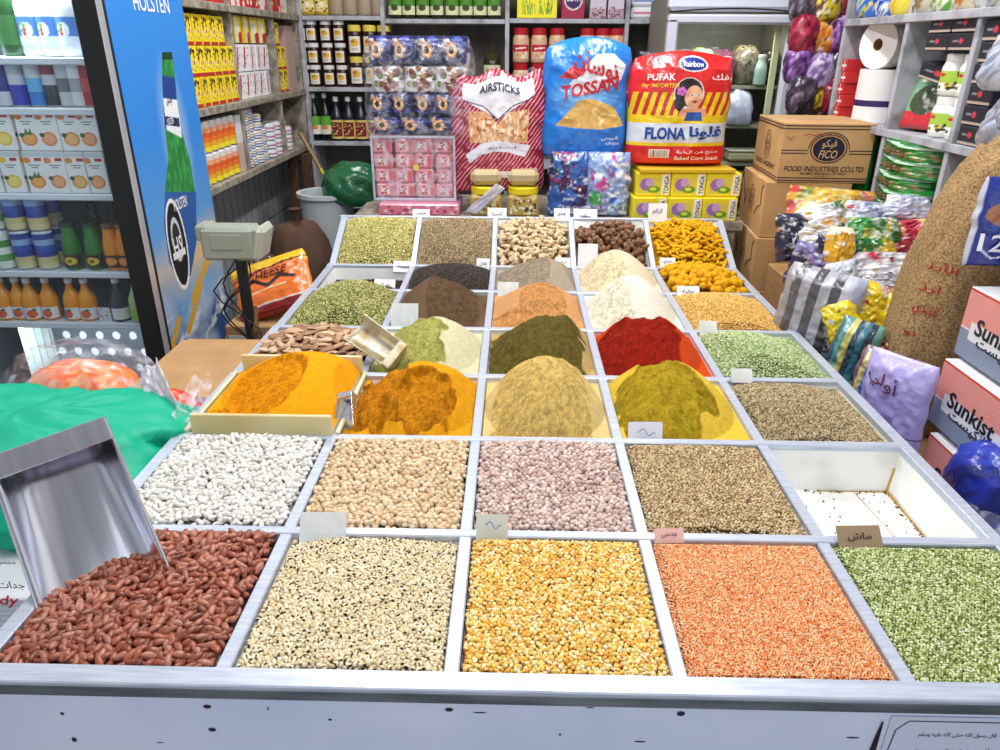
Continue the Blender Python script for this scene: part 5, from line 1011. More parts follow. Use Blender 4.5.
for k, px in enumerate((486, 523)):
    x, z, w_, h_ = RC(px-17, 180, px+17, 214, 3.24); t = thing('sweets_jar', 'square jar with yellow lid holding brown sweets, %s' % ('below the left half of the magenta bag' if k == 0 else 'below the right half of the magenta bag'), 'jar', (x, 3.26, BT))
    cv = Cv(w_, .1, 40, 30, '#b59a52'); cv.specks(40, .006, .014, ['#d8cf9a', '#7a5a24', '#c27a3a', '#e6e0c8', '#4a3a1a']); facebox(M(), w_*.92, w_*.85, .095, '#b09a58', cv, cv, b=.012).build('jar_body', GLOSS, t)
    M().lathe([(0, .094, '#e8cf1c'), (w_*.42, .094, '#e8cf1c'), (w_*.44, .098, '#e8cf1c'), (w_*.44, .122, '#e8cf1c'), (w_*.40, .126, '#f0dc3a'), (0, .127, '#f0dc3a')], 24).build('lid', GLOSS, t)
    cv2 = Cv(.1, .1, 30, 30, '#c9b48a'); cv2.rect(.03, 0, .05, .1, '#8a3a1c'); cv2.rect(.07, 0, .08, .1, '#8a3a1c'); M().box((0, 0, .165), (w_*.9, .10, .065), '#c9b48a', .02, cols={(1, -1): '#b8a680'}).build('upper_jar', GLOSS, t)
crumple('folded_film_strip', 'grey folded film strip hanging in front of the yellow lid jars', [U(465, 212, Y=3.19), U(476, 214, Y=3.19), U(505, 188, Y=3.19), U(496, 184, Y=3.19)], '#c9c9cf', FILMW, 14, .006)

# TOSSAN chips bag
x, z, w_, h_ = RC(543, 43, 628, 158, 3.30); cv = Cv(w_, h_, 150, 210, '#1d7fe0'); W_, H_ = w_, h_
cv.mix(1-np.hypot((cv.X/W_-.5)/.5, (cv.Y/H_-.55)/.2), '#8cc8f4'); cv.mix((fbm(cv.X*14, cv.Y*14, 6)-.55)*2, '#1668c8')
cv.poly([u_(.30, .66), u_(.44, .78), u_(.60, .88), u_(.80, .90), u_(.94, .82), u_(.90, .70), u_(.70, .62), u_(.36, .55)], '#e9eef8'); cv.poly([u_(.18, .71), u_(.38, .70), u_(.50, .78), u_(.32, .80)], '#c8303a')
ch = [u_(.16, .30), u_(.30, .42), u_(.42, .52), u_(.56, .54), u_(.72, .50), u_(.84, .46), u_(.92, .36), u_(.96, .30), u_(.70, .27), u_(.40, .28)]; cv.poly(ch, '#dcae5c')
k_ = (np.abs(cv.C[..., 0]-H('#dcae5c')[0]) < .01); cv.put(k_&(ridge(cv.X*22, cv.Y*30+cv.X*10, 4, 2) > .62), '#f0cf86'); cv.put(k_&(ridge(cv.X*18+3, cv.Y*24-cv.X*9, 9, 2) > .72), '#c08a3c')
t, sf = bag('chips_bag', 'bright blue crisps bag with red lettering and a heap of chips printed on it', 'crisps bag', (x, 3.33, z), w_, h_, .15, cv, -.03, 9, .009, FOIL, top=lambda u: .045*np.sin(u*PI)**.7-.02)
BOLD = .03; letter('TOSSAN', w_*.66, .052, (lambda f_: (lambda a, b: f_(a, b+a*.18)))(sf(w_*.04, h_*.63)), '#c4222e', t); letter(arab('توسان'), w_*.52, .085, (lambda f_: (lambda a, b: f_(a, b-a*.25)))(sf(w_*.10, h_*.79)), '#c4222e', t); BOLD = .012; letter(arab('شيبس'), w_*.2, .02, sf(w_*.30, h_*.19), '#dff0ff', t); letter('chips', w_*.16, .018, sf(w_*.34, h_*.14), '#dff0ff', t)
# candy bags under it
def mixed(W_, H_, base, cols_, n, s0, s1, nx=70, ny=90):
    cv = Cv(W_, H_, nx, ny, base); a_ = rng.uniform(0, 2*PI)
    for k, c in enumerate(cols_):
        X_, Y_ = cv.X*math.cos(a_+k)+cv.Y*math.sin(a_+k), cv.Y*math.cos(a_+k)-cv.X*math.sin(a_+k); sc = .32/(s0+s1)
        cv.mix((fbm(X_*sc*1.7, Y_*sc*.8, n+k*3.7, 3)-.57)*12, c)
    cv.specks(n//5, s0*.5, s1*.5, cols_); cv.mix((fbm(cv.X*60, cv.Y*60, n)-.60)*6, '#f2f4fa'); return cv
x, z, w_, h_ = RC(545, 152, 588, 216, 3.24); cv = mixed(w_, .29, '#2c5cae', ['#8cb4e6', '#4a1c50', '#2f6ac4', '#e8eef6', '#57a04a', '#241a4c', '#7c2a6a'], 120, .006, .016)
bag('candy_bag', 'blue and purple candy bag standing below the left side of the blue crisps bag', 'candy bag', (x+.01, 3.25, BT), w_*.95, h_*1.0, .09, cv, .1, 5, .010, FOIL)
x, z, w_, h_ = RC(584, 152, 631, 216, 3.24); cv = mixed(w_, .29, '#8fa8d8', ['#c8d6f0', '#3c6ac8', '#a03a8a', '#f0f2f8', '#2f3a8a', '#4aa04a', '#d04a9a'], 120, .006, .015)
bag('candy_bag', 'silver and blue candy bag standing below the right side of the blue crisps bag', 'candy bag', (x, 3.25, BT), w_*.95, h_*1.0, .09, cv, -.08, 6, .010, FOIL)
crumple('clear_wrapper_scrap', 'clear wrapper scrap hanging over the back rail by the candy bags', [U(560, 222, Y=3.115), U(592, 224, Y=3.115), U(590, 206, Y=3.16), U(566, 208, Y=3.16)], '#e6e8f4', FILM, 16, .010)
# yellow boxes: two layers of three
x, z, w_, h_ = RC(631, 170, 735, 216, 3.22); bw, bh = w_/3*1.0, .098
cvy = Cv(bw, bh, 70, 54, '#ecd51c'); cvy.rect(bw*.06, bh*.10, bw*.72, bh*.82, '#d9c94a'); cvy.ell(bw*.30, bh*.50, bw*.20, bh*.28, '#9a6cb4'); cvy.ell(bw*.38, bh*.60, bw*.12, bh*.2, '#c8a0cc'); cvy.ell(bw*.52, bh*.28, bw*.20, bh*.16, '#5f9a2c'); cvy.ell(bw*.50, bh*.30, bw*.10, bh*.08, '#d9e04a'); cvy.rect(bw*.76, bh*.04, bw*.98, bh*.98, '#f3f1e6')
tpl = thing('gum_box', '', 'box', (0, 0, 0)); facebox(M(), bw*.985, .16, bh, '#ecd51c', cvy, b=.003).build('box', PRINT, tpl); letter('TONGA', bh*.78, bw*.13, lambda a, b: (bw*.37-b, -.0812, bh*.5+a), '#1a1612', tpl)
pos = [('left', 0), ('middle', 1), ('right', 2)]; first = True
for L in range(2):
    for nm, k in pos:
        lb = 'yellow box with purple fruit print, %s of the %s row under the red snack bag' % (nm, 'bottom' if L == 0 else 'top'); lc = (x-w_/2+bw*(k+.5)+.012*L, 3.235+.03*L, BT+(bh+.001)*L)
        if first: tpl.location = lc; tpl['label'] = lb; tpl['group'] = 'yellow boxes under the red snack bag'; first = False
        else: dup(tpl, lc, 0, lb)
t = thing('flat_gum_box', 'flat yellow box lying on top of the two rows of yellow boxes', 'box', (x, 3.26, BT+2*bh+.003), .02); M().box((0, 0, .008), (w_*.9, .17, .016), '#d8b41c', .002).build('box', PRINT, t)
# FLONA bag
x, z, w_, h_ = RC(628, 60, 730, 172, 3.26); z = BT+2*bh+.02; cv = Cv(w_, h_, 190, 230, '#dd1f22'); W_, H_ = w_, h_
cv.rect(.04*W_, .46*H_, .98*W_, .66*H_, '#c8281c')
for k in range(14): a = -.1+.085*k; cv.poly([u_(a, .46), u_(a+.045, .46), u_(a+.11, .67), u_(a+.065, .67)], '#f4cf1c')
cv.rect(0, .40*H_, W_, .47*H_, '#f4d21c'); cv.rect(0, .225*H_, W_, .40*H_, '#dfe6f2'); cv.rect(0, .195*H_, W_, .225*H_, '#f4d21c'); cv.rect(.22*W_, .085*H_, .42*W_, .165*H_, '#f0e6e6')
for k in range(12): cv.rect((.235+.0145*k)*W_, .09*H_, (.241+.0145*k)*W_, .155*H_, '#23232c')
cv.ell(.58*W_, .90*H_, .145*W_, .062*H_, '#eef0f8'); cv.ell(.58*W_, .90*H_, .13*W_, .052*H_, '#23348f')
# printed young woman with dark hair and a pink flower
cv.ell(.55*W_, .66*H_, .145*W_, .135*H_, '#efe6e6'); cv.ell(.55*W_, .67*H_, .13*W_, .12*H_, '#1f1416'); cv.ell(.47*W_, .58*H_, .05*W_, .07*H_, '#1f1416'); cv.poly([u_(.46, .46), u_(.50, .53), u_(.72, .53), u_(.76, .46)], '#e3a07a'); cv.ell(.60*W_, .63*H_, .085*W_, .10*H_, '#eab08a'); cv.poly([u_(.53, .42), u_(.55, .50), u_(.69, .50), u_(.71, .42)], '#2456a8')
for dx in (-.03, .035): cv.ell((.61+dx)*W_, .65*H_, .018*W_, .010*H_, '#f6f2ee'); cv.ell((.61+dx)*W_, .65*H_, .009*W_, .009*H_, '#2a1a14')
cv.ell(.615*W_, .59*H_, .025*W_, .010*H_, '#c03040')
for a in range(5): cv.ell((.48+.028*math.cos(a*1.257))*W_, (.68+.024*math.sin(a*1.257))*H_, .020*W_, .018*H_, '#d86ac8')
t, sf = bag('corn_snack_bag', 'red snack bag with yellow stripes, printed woman and blue lettering on a white band', 'snack bag', (x, 3.30, z), w_, h_, .17, cv, 0, 11, .007, FOIL, top=lambda u: .03*np.sin(u*PI)-.02, bottom_flat=.6)
BOLD = .04
letter('FLONA', w_*.40, h_*.11, sf(-w_*.14, h_*.31), '#17469c', t); letter(arab('فلونا'), w_*.34, h_*.12, sf(w_*.26, h_*.315), '#17469c', t); BOLD = .012; letter('PUFAK', w_*.26, h_*.055, sf(-w_*.22, h_*.80), '#f6f0f0', t); letter('for IMPORTED', w_*.34, h_*.035, sf(-w_*.22, h_*.73), '#f4cf3c', t); letter(arab('بفك'), w_*.22, h_*.07, sf(w_*.37, h_*.80), '#f6f0f0', t); letter('Rainbow', w_*.20, h_*.045, sf(w_*.08, h_*.90), '#eef0f8', t); letter('Baked Corn Snack', w_*.45, h_*.035, sf(w_*.20, h_*.085), '#f6eeee', t); letter(arab('منتج من الذرة'), w_*.42, h_*.04, sf(w_*.20, h_*.14), '#f6eeee', t)
x, z2, w2, h2 = RC(628, 44, 728, 72, 3.30); crumple('clear_bag_collar', 'clear film collar standing up around the top of the red snack bag', [U(627, 95, Y=3.36), U(729, 80, Y=3.36), U(718, 48, Y=3.37), U(640, 50, Y=3.37)], '#eef0fa', FILM, 18, .02)
# ---------- white upright fridge at the back right
wf = thing('display_fridge', 'white framed upright glass fridge in the back right corner', 'fridge', (1.068, 4.0, 0)); WFM = mat('#d3d7e6', .35)
q = M(); fw = .65
for sx in (-1, 1): q.box((sx*(fw/2-.026), 0, .97), (.052, .06, 1.54), '#ddd', .01)
q.box((0, 0, .18), (fw, .06, .12), '#ddd', .01); q.box((0, 0, 1.735), (fw, .06, .045), '#ddd', .01); q.build('door_frame', WFM, wf)
q = M(); q.box((0, .02, 1.87), (fw, .09, .20), '#ddd', .02); q.build('header_sign', mat('#dfe4f6', .3), wf)
q = M(); n = 20; P = np.array([[[-fw/2+fw*k/(n-1), -.033, 1.762+.016*math.sin(PI*k/(n-1))], [-fw/2+fw*k/(n-1), -.033, 1.769+.016*math.sin(PI*k/(n-1))]] for k in range(n)]); q.grid(P, H('#111'), False); q.build('dark_gap', mat('#15151a', .6), wf)
q = M()
for sx in (-1, 1): q.box((sx*(fw/2-.012), .29, .98), (.02, .50, 1.72), '#ccc')
q.box((0, .545, .98), (fw-.03, .02, 1.72), '#888'); q.box((0, .29, .1), (fw-.05, .48, .02), '#ccc'); q.box((0, .29, 1.84), (fw-.05, .48, .02), '#ccc'); q.build('cabinet', mat('#8d8a80', .6), wf)
M().box((0, .012, .97), (fw-.10, .005, 1.5), '#fff').build('glass_pane', GLASS, wf); M().box((.243, .05, .98), (.03, .02, 1.45), '#e8e2b0').build('inner_light_strip', mat('#ded8a8', .5), wf)
for z in (1.43, 1.235, 1.04, .84, .6): M().box((0, .30, z-.01), (fw-.06, .40, .018), '#b9b49a', .002).build('wire_shelf', mat('#a9a68c', .5), wf)
for k, (px, py, lb, st, r_) in enumerate(((700, 40, 'lime and pale blue bag behind the top of the fridge door', (['#a6cc3a', '#d8e06a', '#7cc0d8', '#e8ecd8'], 4), (.085, .12, .10)), (722, 42, 'purple and brown bag inside the top of the white fridge', (['#5a2c4c', '#7a4a5c', '#3a2a24'], 5), (.07, .12, .10)), (745, 40, 'grey brown bag inside the white fridge beside the purple one', (['#6a6052', '#8a8068', '#3c362c'], 6), (.08, .12, .11)), (772, 40, 'dark wrapped parcel at the right inside the white fridge', (['#4a463c', '#2c2824', '#6c6450'], 6), (.06, .11, .10)))):
    p = U(px, py, Y=4.25); blob('wrapped_goods', lb, 'bag', (p[0], 4.22, 1.432), r_, '#777', FOIL, 50+k, .15, flatb=-.7, stripes=st)
b = bottle('pale_bottle', 'pale bottle with white cap standing on the upper shelf of the white fridge', .032, .145, '#b9cfc4', '#e6e9e4', '#9fbcae', neck=.6); b.location = (U(760, 75, Y=4.1)[0], 4.10, 1.432)
blob('white_plastic_bag', 'knotted white plastic bag on the second shelf of the white fridge', 'plastic bag', (U(738, 110, Y=4.1)[0], 4.14, 1.237), (.085, .09, .10), '#dcdcf0', FOIL, 61, .18, flatb=-.7)
t = thing('food_tray', 'pale food tray with lid on the lower shelf of the white fridge', 'tray', (U(743, 155, Y=4.1)[0], 4.14, 1.042)); M().box((0, 0, .03), (.16, .12, .05), '#c9bf94', .012).build('tray_body', GLOSS, t); M().box((0, 0, .06), (.165, .125, .010), '#e2dfc8', .004).build('lid', GLOSS, t)
blob('nut_bag', 'brown bag of nuts on a lower shelf of the white fridge', 'bag', (U(738, 178, Y=4.1)[0], 4.14, .842), (.10, .10, .09), '#8a5a3c', GLOSS, 63, .12, flatb=-.7, stripes=(['#6a4228', '#a87a50', '#4a2c1c'], 12))
blob('olive_bag', 'dark olive bag near the bottom of the white fridge', 'bag', (U(745, 205, Y=4.1)[0], 4.14, .602), (.10, .10, .12), '#55603c', FOIL, 64, .12, flatb=-.7)
area('fridge_lamp', (1.07, 4.09, 1.70), (.4, .05), 2.2, (1, .97, .8), (.5, 0, 0))
# ============================================================ RIGHT SIDE
ru = thing('right_shelf_unit', 'grey shelf unit along the right wall with kitchen rolls and bags', 'shelf', (0, 0, 0)); RX = 1.364
for y in (3.38, 2.845, 2.41, 1.98): M().box((RX+.155, y, 1.10), (.31, .024, 2.15), '#bbb').build('upright', SHELFW, ru)
for z in (1.715, 1.335, .93, .5): M().box((RX+.15, 2.68, z-.0125), (.312, 1.39, .026), '#bbb').build('shelf_board', SHELFW, ru)
M().box((RX+.318, 2.68, 1.1), (.012, 1.4, 2.15), '#aaa').build('back_panel', mat('#bfb8b0', .8), ru)
# kitchen rolls
def roll(name, label, r, L_, loc, rot):
    t = thing(name, label, 'kitchen roll', loc); t.rotation_euler = rot; M().lathe([(.022, 0, '#b08a54'), (.022, L_, '#b08a54')], 20).build('core', mat('#a07c4c', .8), t)
    q = M(); q.lathe([(.022, 0, '#efefef'), (r, 0, '#efefef'), (r, L_*.24, '#e9e9ec'), (r, L_*.30, '#2c1f5c'), (r, L_*.42, '#e9e9ec'), (r, L_, '#efefef'), (.022, L_, '#efefef')], 36)
    q.build('paper', PRINT, t); return t
t = roll('kitchen_roll', 'large white kitchen roll lying on its side above the standing one', .088, .24, (RX+.045, 3.14, 1.336+.195+.089), (0, PI/2, .42)); letter('fine', .08, .07, lambda a, b: (a*.0+.088*math.cos(2.8+b/.088)*1.0, .088*math.sin(2.8+b/.088)*-1.0, .17+a), '#1d1b24', t)
t = roll('kitchen_roll', 'large white kitchen roll standing upright on the right wall shelf', .098, .195, (RX+.115, 3.17, 1.336), (0, 0, 2.4))
for k in range(5):
    t = thing('red_sachet', 'small red and white box squeezed at the far end of the kitchen roll bay', 'box', (RX+.045, 3.335-.012*(k % 2), 1.336+.046*k), -PI/2, 'red and white boxes beside the kitchen rolls'); cv = Cv(.06, .045, 20, 16, '#c8282a'); cv.rect(.0, .018, .06, .026, '#efe6e0'); cv.rect(.026, 0, .034, .045, '#efe6e0'); facebox(M(), .05, .07, .045, '#c8282a', cv).build('box', PRINT, t)
RW = -PI/2
def rb(name, label, w_, d_, h_, cv, base, loc, cat='box', rot=RW, group=None, mt=PRINT, b=.003):
    t = thing(name, label, cat, loc, rot, group); facebox(M(), w_, d_, h_, base, cv, b=b).build('box', mt, t); return t
cv = Cv(.13, .05, 40, 18, '#23232e'); cv.rect(0, 0, .13, .008, '#b9a89a'); cv.ell(.065, .028, .012, .010, '#c83a44'); cv.line([(.02, .028), (.045, .028)], .006, '#8a8a94')
f = True
for L in range(2):
    for k in range(2):
        loc = (RX+.05, 2.50+.14*k, 1.60+.052*L)
        if f: tp = rb('black_tea_box', 'flat black box with red emblem in the pile under the top right board', .135, .08, .05, cv, '#1d1d26', loc, group='flat black boxes in the middle bay'); f = False
        else: dup(tp, loc)
t = rb('black_box', 'long black box leaning across the middle bay of the right shelf', .24, .07, .055, cv, '#20202a', (RX+.08, 2.66, 1.50)); t.rotation_euler = (0, .12, RW)
cvj = Cv(.12, .13, 36, 40, '#f0f2ee'); cvj.rect(0, .05, .12, .12, '#a8cc4a'); cvj.specks(18, .006, .012, ['#c8b04a', '#8a6a2c', '#3a3a20', '#e3cf5a'], (.0, .01, .12, .055)); cvj.ell(.04, .095, .018, .01, '#c83030')
j = jar('nut_jar', 'white plastic jar with lime green label stacked in the middle bay', .048, .128, '#eceeea', '#f3f4f2', cvj); place(j, [(RX+.07, y, 1.336+.129*L) for L in range(2) for y in (2.475, 2.58)], 'lime label jars in the middle bay', rot=-1.2)
cvs = Cv(.17, .25, 60, 80, '#7fae8c'); cvs.mix((cv_ := (cvs.Y*0+1))*(cvs.Y < .06), '#c8303a'); cvs.ell(.085, .10, .06, .055, '#3f4a34'); cvs.rect(.04, .20, .12, .225, '#c8303a'); cvs.rect(.03, .165, .14, .20, '#dfe9e2')
t, sf = bag('seed_bag', 'green bag of dark seeds leaning against the upright of the right shelf', 'seed bag', (RX+.06, 2.74, 1.345), .17, .235, .05, cvs, RW+.25, 7, .004, FOIL); t.rotation_euler = (0, .0, RW+.5); t.rotation_euler = (-.35, 0.0, RW+.35)
t, sf = bag('seed_bag', 'slim green and yellow bag behind the leaning green seed bag', 'seed bag', (RX+.13, 2.665, 1.345), .10, .19, .04, mixed(.10, .19, '#5f9a3a', ['#d8cc3a', '#2c5a24', '#e8ecd8'], 30, .006, .014, 30, 40), RW, 8, .004, FOIL)
# nearest bay: dark packs and silver bags
f = True
for L in range(6):
    loc = (RX+.06, 2.33, 1.336+.058*L)
    if f: tp = rb('dark_pack', 'flat dark blue pack with red emblem stacked in the nearest bay of the right shelf', .12, .10, .056, cv, '#23263c', loc, 'pack', group='dark packs in the nearest bay'); f = False
    else: dup(tp, (loc[0], loc[1]+.004*(L % 2), loc[2]))
for k, (y, z, lb) in enumerate(((2.20, 1.336, 'silver foil bag at the bottom of the nearest right shelf bay'), (2.09, 1.40, 'crumpled silver bag nearest the upright in the right shelf bay'), (2.17, 1.50, 'silver bag on top of the others in the nearest right bay'))):
    blob('silver_bag', lb, 'bag', (RX+.10-.03*k, y, z), (.12, .10, .09), '#b9bfd0', FOIL, 70+k, .16, flatb=-.7, stripes=(['#8f96ac', '#c9cede', '#a9b0c4', '#e3e6ee'], 5))
# row of bags on top of the right shelves
tops = [(862, ['#1c58c8', '#3a7ae0', '#d8d42c', '#1c58c8'], 'blue crinkled bag at the far end on top of the right shelves'), (880, ['#2a62d0', '#e8ecf2', '#1c4ab0'], 'second blue bag on top of the right shelves'), (898, ['#e8c81c', '#f0dc5a', '#d8a81c'], 'bright yellow bag on top of the right shelves'), (920, ['#c9c4b0', '#8a7a5a', '#e8e4d8', '#5f9a3a'], 'beige bag beside the yellow one on the right shelves'), (940, ['#5faa3a', '#e6ecdc', '#8ac05a'], 'green and white bag on top of the right shelves'), (960, ['#e9ddc0', '#d88a3a', '#f0ece4'], 'cream and orange bag on top of the right shelves'), (982, ['#dfe2dc', '#9aa08a', '#c8ccc0'], 'pale grey bag on top of the right shelves near the frame edge')]
for k, (px, st, lb) in enumerate(tops):
    p = U(px, 16, X=RX+.02); blob('snack_pouch', lb, 'bag', (RX+.10, p[1], 1.716), (.10, .075 if k else .09, .095), '#888', FOIL, 80+k, .14, flatb=-.6, stripes=(st, 5))
# green packs piled below
cvg = Cv(.30, .10, 90, 40, '#1e8a32'); cvg.mix((fbm(cvg.X*30, cvg.Y*60, 7)-.5)*5, '#0f5a1e'); cvg.rect(.05, .02, .24, .05, '#5a4a2c'); cvg.mix(((cvg.Y > .02)&(cvg.Y < .05)&(vn(cvg.X*150, cvg.Y*150, 3) > .6))*1.0, '#a08a5c'); cvg.line([(0, .075), (.3, .07)], .010, '#bfe0c8')
f = True
for L in range(7):
    loc = (RX+.10, 2.72+.02*math.sin(L*2), .932+.052*L)
    if f: tp, _ = bag('herb_pack', 'shiny green pack of dried herbs in the pile under the right shelf', 'herb pack', loc, .40, .078, .24, cvg, RW-.25, 3, .016, FOIL, group='green herb packs in a pile', bottom_flat=.5); f = False
    else: dup(tp, loc, RW-.25+rng.uniform(-.12, .12))
t = rb('standing_green_pack', 'tall green pack standing at the far end of the green herb packs', .07, .06, .36, None, '#22903a', (RX+.03, 3.02, .932), 'pack', mt=FOIL, b=.015)
t = rb('teal_pack', 'flat teal green pack lying on the lower right shelf near the sack', .22, .2, .05, None, '#1a8a62', (RX+.12, 2.24, .932), 'pack', mt=FOIL, b=.015)
# candy bags hanging in the corner between fridge and shelves
hr = thing('hanging_rail', 'metal rail near the ceiling that carries the hanging candy bags', 'rail', (0, 0, 0)); M().tube([(1.30, 3.75, 2.25), (1.70, 3.75, 2.25)], .012, '#888').build('rod', mat('#777', .4, .8), hr)
for sx in (1.32, 1.68): M().tube([(sx, 3.75, 2.25), (sx, 3.75, 2.99)], .006, '#888').build('hanger', mat('#777', .4, .8), hr)
pal = [(['#4a1c5a', '#8a5aa8', '#c9b0d8'], 'purple'), (['#c8641c', '#e8a03a', '#efe6dc', '#5a2c6a'], 'orange and white'), (['#7a1430', '#b02848', '#3a0c1c'], 'dark red'), (['#d8c02c', '#5a3a1c', '#e8e0c0'], 'yellow and brown'), (['#2c2430', '#55485c', '#8c8494'], 'dark grey'), (['#b8a8d0', '#7a5a9a', '#e6e0ee'], 'pale lilac')]
cells = [(812, -25), (832, -20), (853, -28), (806, 8), (826, 12), (846, 6), (803, 40), (822, 45), (842, 40), (800, 70), (818, 78), (836, 74), (800, 100), (816, 104), (832, 102)]
rows_ = ['top', 'second', 'third', 'fourth', 'lowest']; nm3 = ['by the fridge', 'in the middle', 'by the shelf']
for k, (px, py) in enumerate(cells):
    st, cn = pal[(k*5+k//3) % 6]; p = U(px, py, Y=3.66-.03*(k//3)); blob('hanging_candy_bag', '%s candy bag %s in the %s row of the hanging bunch' % (cn, nm3[k % 3], rows_[k//3]), 'candy bag', (p[0], p[1]+.03*(k % 2), p[2]-.06), (.060, .06, .085), '#888', FOIL, 90+k, .20, n=36, flatb=-.9, stripes=(st, 4))
# ---------- FICO cartons
K2 = ramp_mat('tan_carton', '#bf9460', '#d2a873', 6, .75, 0, .3, .7)
def fico(name, label, w_, d_, h_, loc, rot, full):
    t = thing(name, label, 'carton', loc, rot); M().box((0, 0, h_/2), (w_, d_, h_), '#c79a66', .002).build('carton_body', K2, t)
    M().box((0, 0, h_+.0006), (w_*.995, .045, .0012), '#b99a74', .0003).build('tape', mat('#c3a585', .4), t)
    q = M(); y = -d_/2-.0012
    def strip(x0, z0, x1, z1, th=.0035):
        d = np.array([x1-x0, z1-z0]); n = np.array([-d[1], d[0]])/np.linalg.norm(d)*th/2; q.add([(x0-n[0], y, z0-n[1]), (x1-n[0], y, z1-n[1]), (x1+n[0], y, z1+n[1]), (x0+n[0], y, z0+n[1])], [[0, 1, 2, 3]], H('#1a1c30'))
    def ring(cx_, cz_, a, b, th, a0=0, a1=2*PI, n=40, yy=None):
        tt = np.linspace(a0, a1, n); o = np.stack([cx_+a*np.cos(tt), np.full(n, yy or y), cz_+b*np.sin(tt)], -1); i = np.stack([cx_+(a-th)*np.cos(tt), np.full(n, yy or y), cz_+(b-th)*np.sin(tt)], -1); q.grid(np.stack([i, o], 1), H('#1a1c30'), False)
    if full:
        for z in (h_*.96, h_*.91, h_*.08, h_*.035): strip(-w_*.5, z, w_*.5, z)
        cx_, cz_ = w_*.02, h_*.58
        for dz in (0, -h_*.05): strip(-w_*.5, h_*.55+dz, cx_-.078, h_*.55+dz); strip(cx_+.078, h_*.55+dz, w_*.5, h_*.55+dz)
        ring(cx_, cz_, .078, h_*.28, .004, .0, PI); ring(cx_, cz_, .070, h_*.245, .004); tt = np.linspace(0, 2*PI, 40, endpoint=False); q.add(np.stack([cx_+.060*np.cos(tt), np.full(40, y), cz_+h_*.205*np.sin(tt)], -1), [list(range(40))], H('#1a1c30'))
    q2 = q
    sx = -w_/2-.0012
    def sring(cy, cz_, a, b, th, n=30):
        tt = np.linspace(0, 2*PI, n); o = np.stack([np.full(n, sx), cy+a*np.cos(tt), cz_+b*np.sin(tt)], -1); i = np.stack([np.full(n, sx), cy+(a-th)*np.cos(tt), cz_+(b-th)*np.sin(tt)], -1); q.grid(np.stack([i, o], 1), H('#1a1c30'), False)
    sring(0, h_*.55, .045, h_*.26, .003); sring(0, h_*.55, .033, h_*.19, .003)
    if full:
        for z in (h_*.96, h_*.91, h_*.08, h_*.035): q.box((sx, 0, z), (.0006, d_*.99, .0035), '#1a1c30', .0001)
    else:
        for s_, ph in ((1, 0), (-1, .5)):
            P = [(sx, s_*d_*(.46-.05*k/2.), h_*(.9-.07*k)+.012*math.sin(k*1.1+ph)) for k in range(9)]; q.tube([(a, b+ .02*math.sin(k*.9+ph), c) for k, (a, b, c) in enumerate(P)], .0016, '#1a1c30', 5)
    q.build('printed_lines', mat('#1a1c30', .7), t)
    if full:
        f1 = lambda x0, z0: (lambda a, b: (x0+a, y-.0008, z0+b))
        letter(arab('فيكو'), .055, .035, f1(cx_, h_*.66), '#d8b07c', t); letter('FICO', .07, .030, f1(cx_, h_*.49), '#d8b07c', t, shear=.2); letter('FOOD INDUSTRIES CO.LTD', w_*.88, .020, f1(0, h_*.24), '#1a1c30', t, shear=.2); letter('ISLAMIC REPUBLIC OF IRAN', w_*.5, .009, f1(0, h_*.16), '#1a1c30', t); letter(arab('صنع في'), .06, .008, f1(0, h_*.115), '#1a1c30', t)
        q = M(); q.tube([(-w_*.45, y, h_*.78), (-w_*.42, y, h_*.72), (-w_*.38, y, h_*.79)], .0012, '#b03a3a', 5); q.tube([(-w_*.28+.02*k, y, h_*(.80+.03*(k % 2))) for k in range(7)], .0012, '#b03a3a', 5); q.build('red_pen_mark', mat('#b03a3a', .7), t)
    s1 = lambda y0_, z0: (lambda a, b: (sx-.0006, y0_-a, z0+b)); letter(arab('فيكو'), .05, .03, s1(0, h_*.60), '#1a1c30', t); letter('FICO', .045, .018, s1(0, h_*.48), '#1a1c30', t)
    if full: letter('SOLE AGENT', d_*.75, .020, s1(0, h_*.22), '#1a1c30', t, shear=.2)
    return t
fc = U(832, 154, Y=2.95); FH = .2222; ztop_ = 1.343
fico('food_carton', 'tan printed food carton on top of the stack with oval emblem facing front', .345, .40, FH, (1.222, 3.155, ztop_-FH), -.06, True)
fico('food_carton', 'tan carton under the top one with curly lines on its side', .33, .42, FH, (1.185, 3.17, ztop_-2*FH-.002), -.08, False)
for k, lb in ((3, 'third tan carton from the top of the stack right behind the counter corner'), (4, 'fourth tan carton from the top, low behind the right rail'), (5, 'fifth tan carton from the top, near the floor'), (6, 'bottom carton of the tan stack standing on the floor')):
    fico('food_carton', lb, .33, .42, FH, (1.17+.006*(k % 2), 3.16, max(0, ztop_-k*(FH+.0015))), -.05-.03*(k % 2), False)
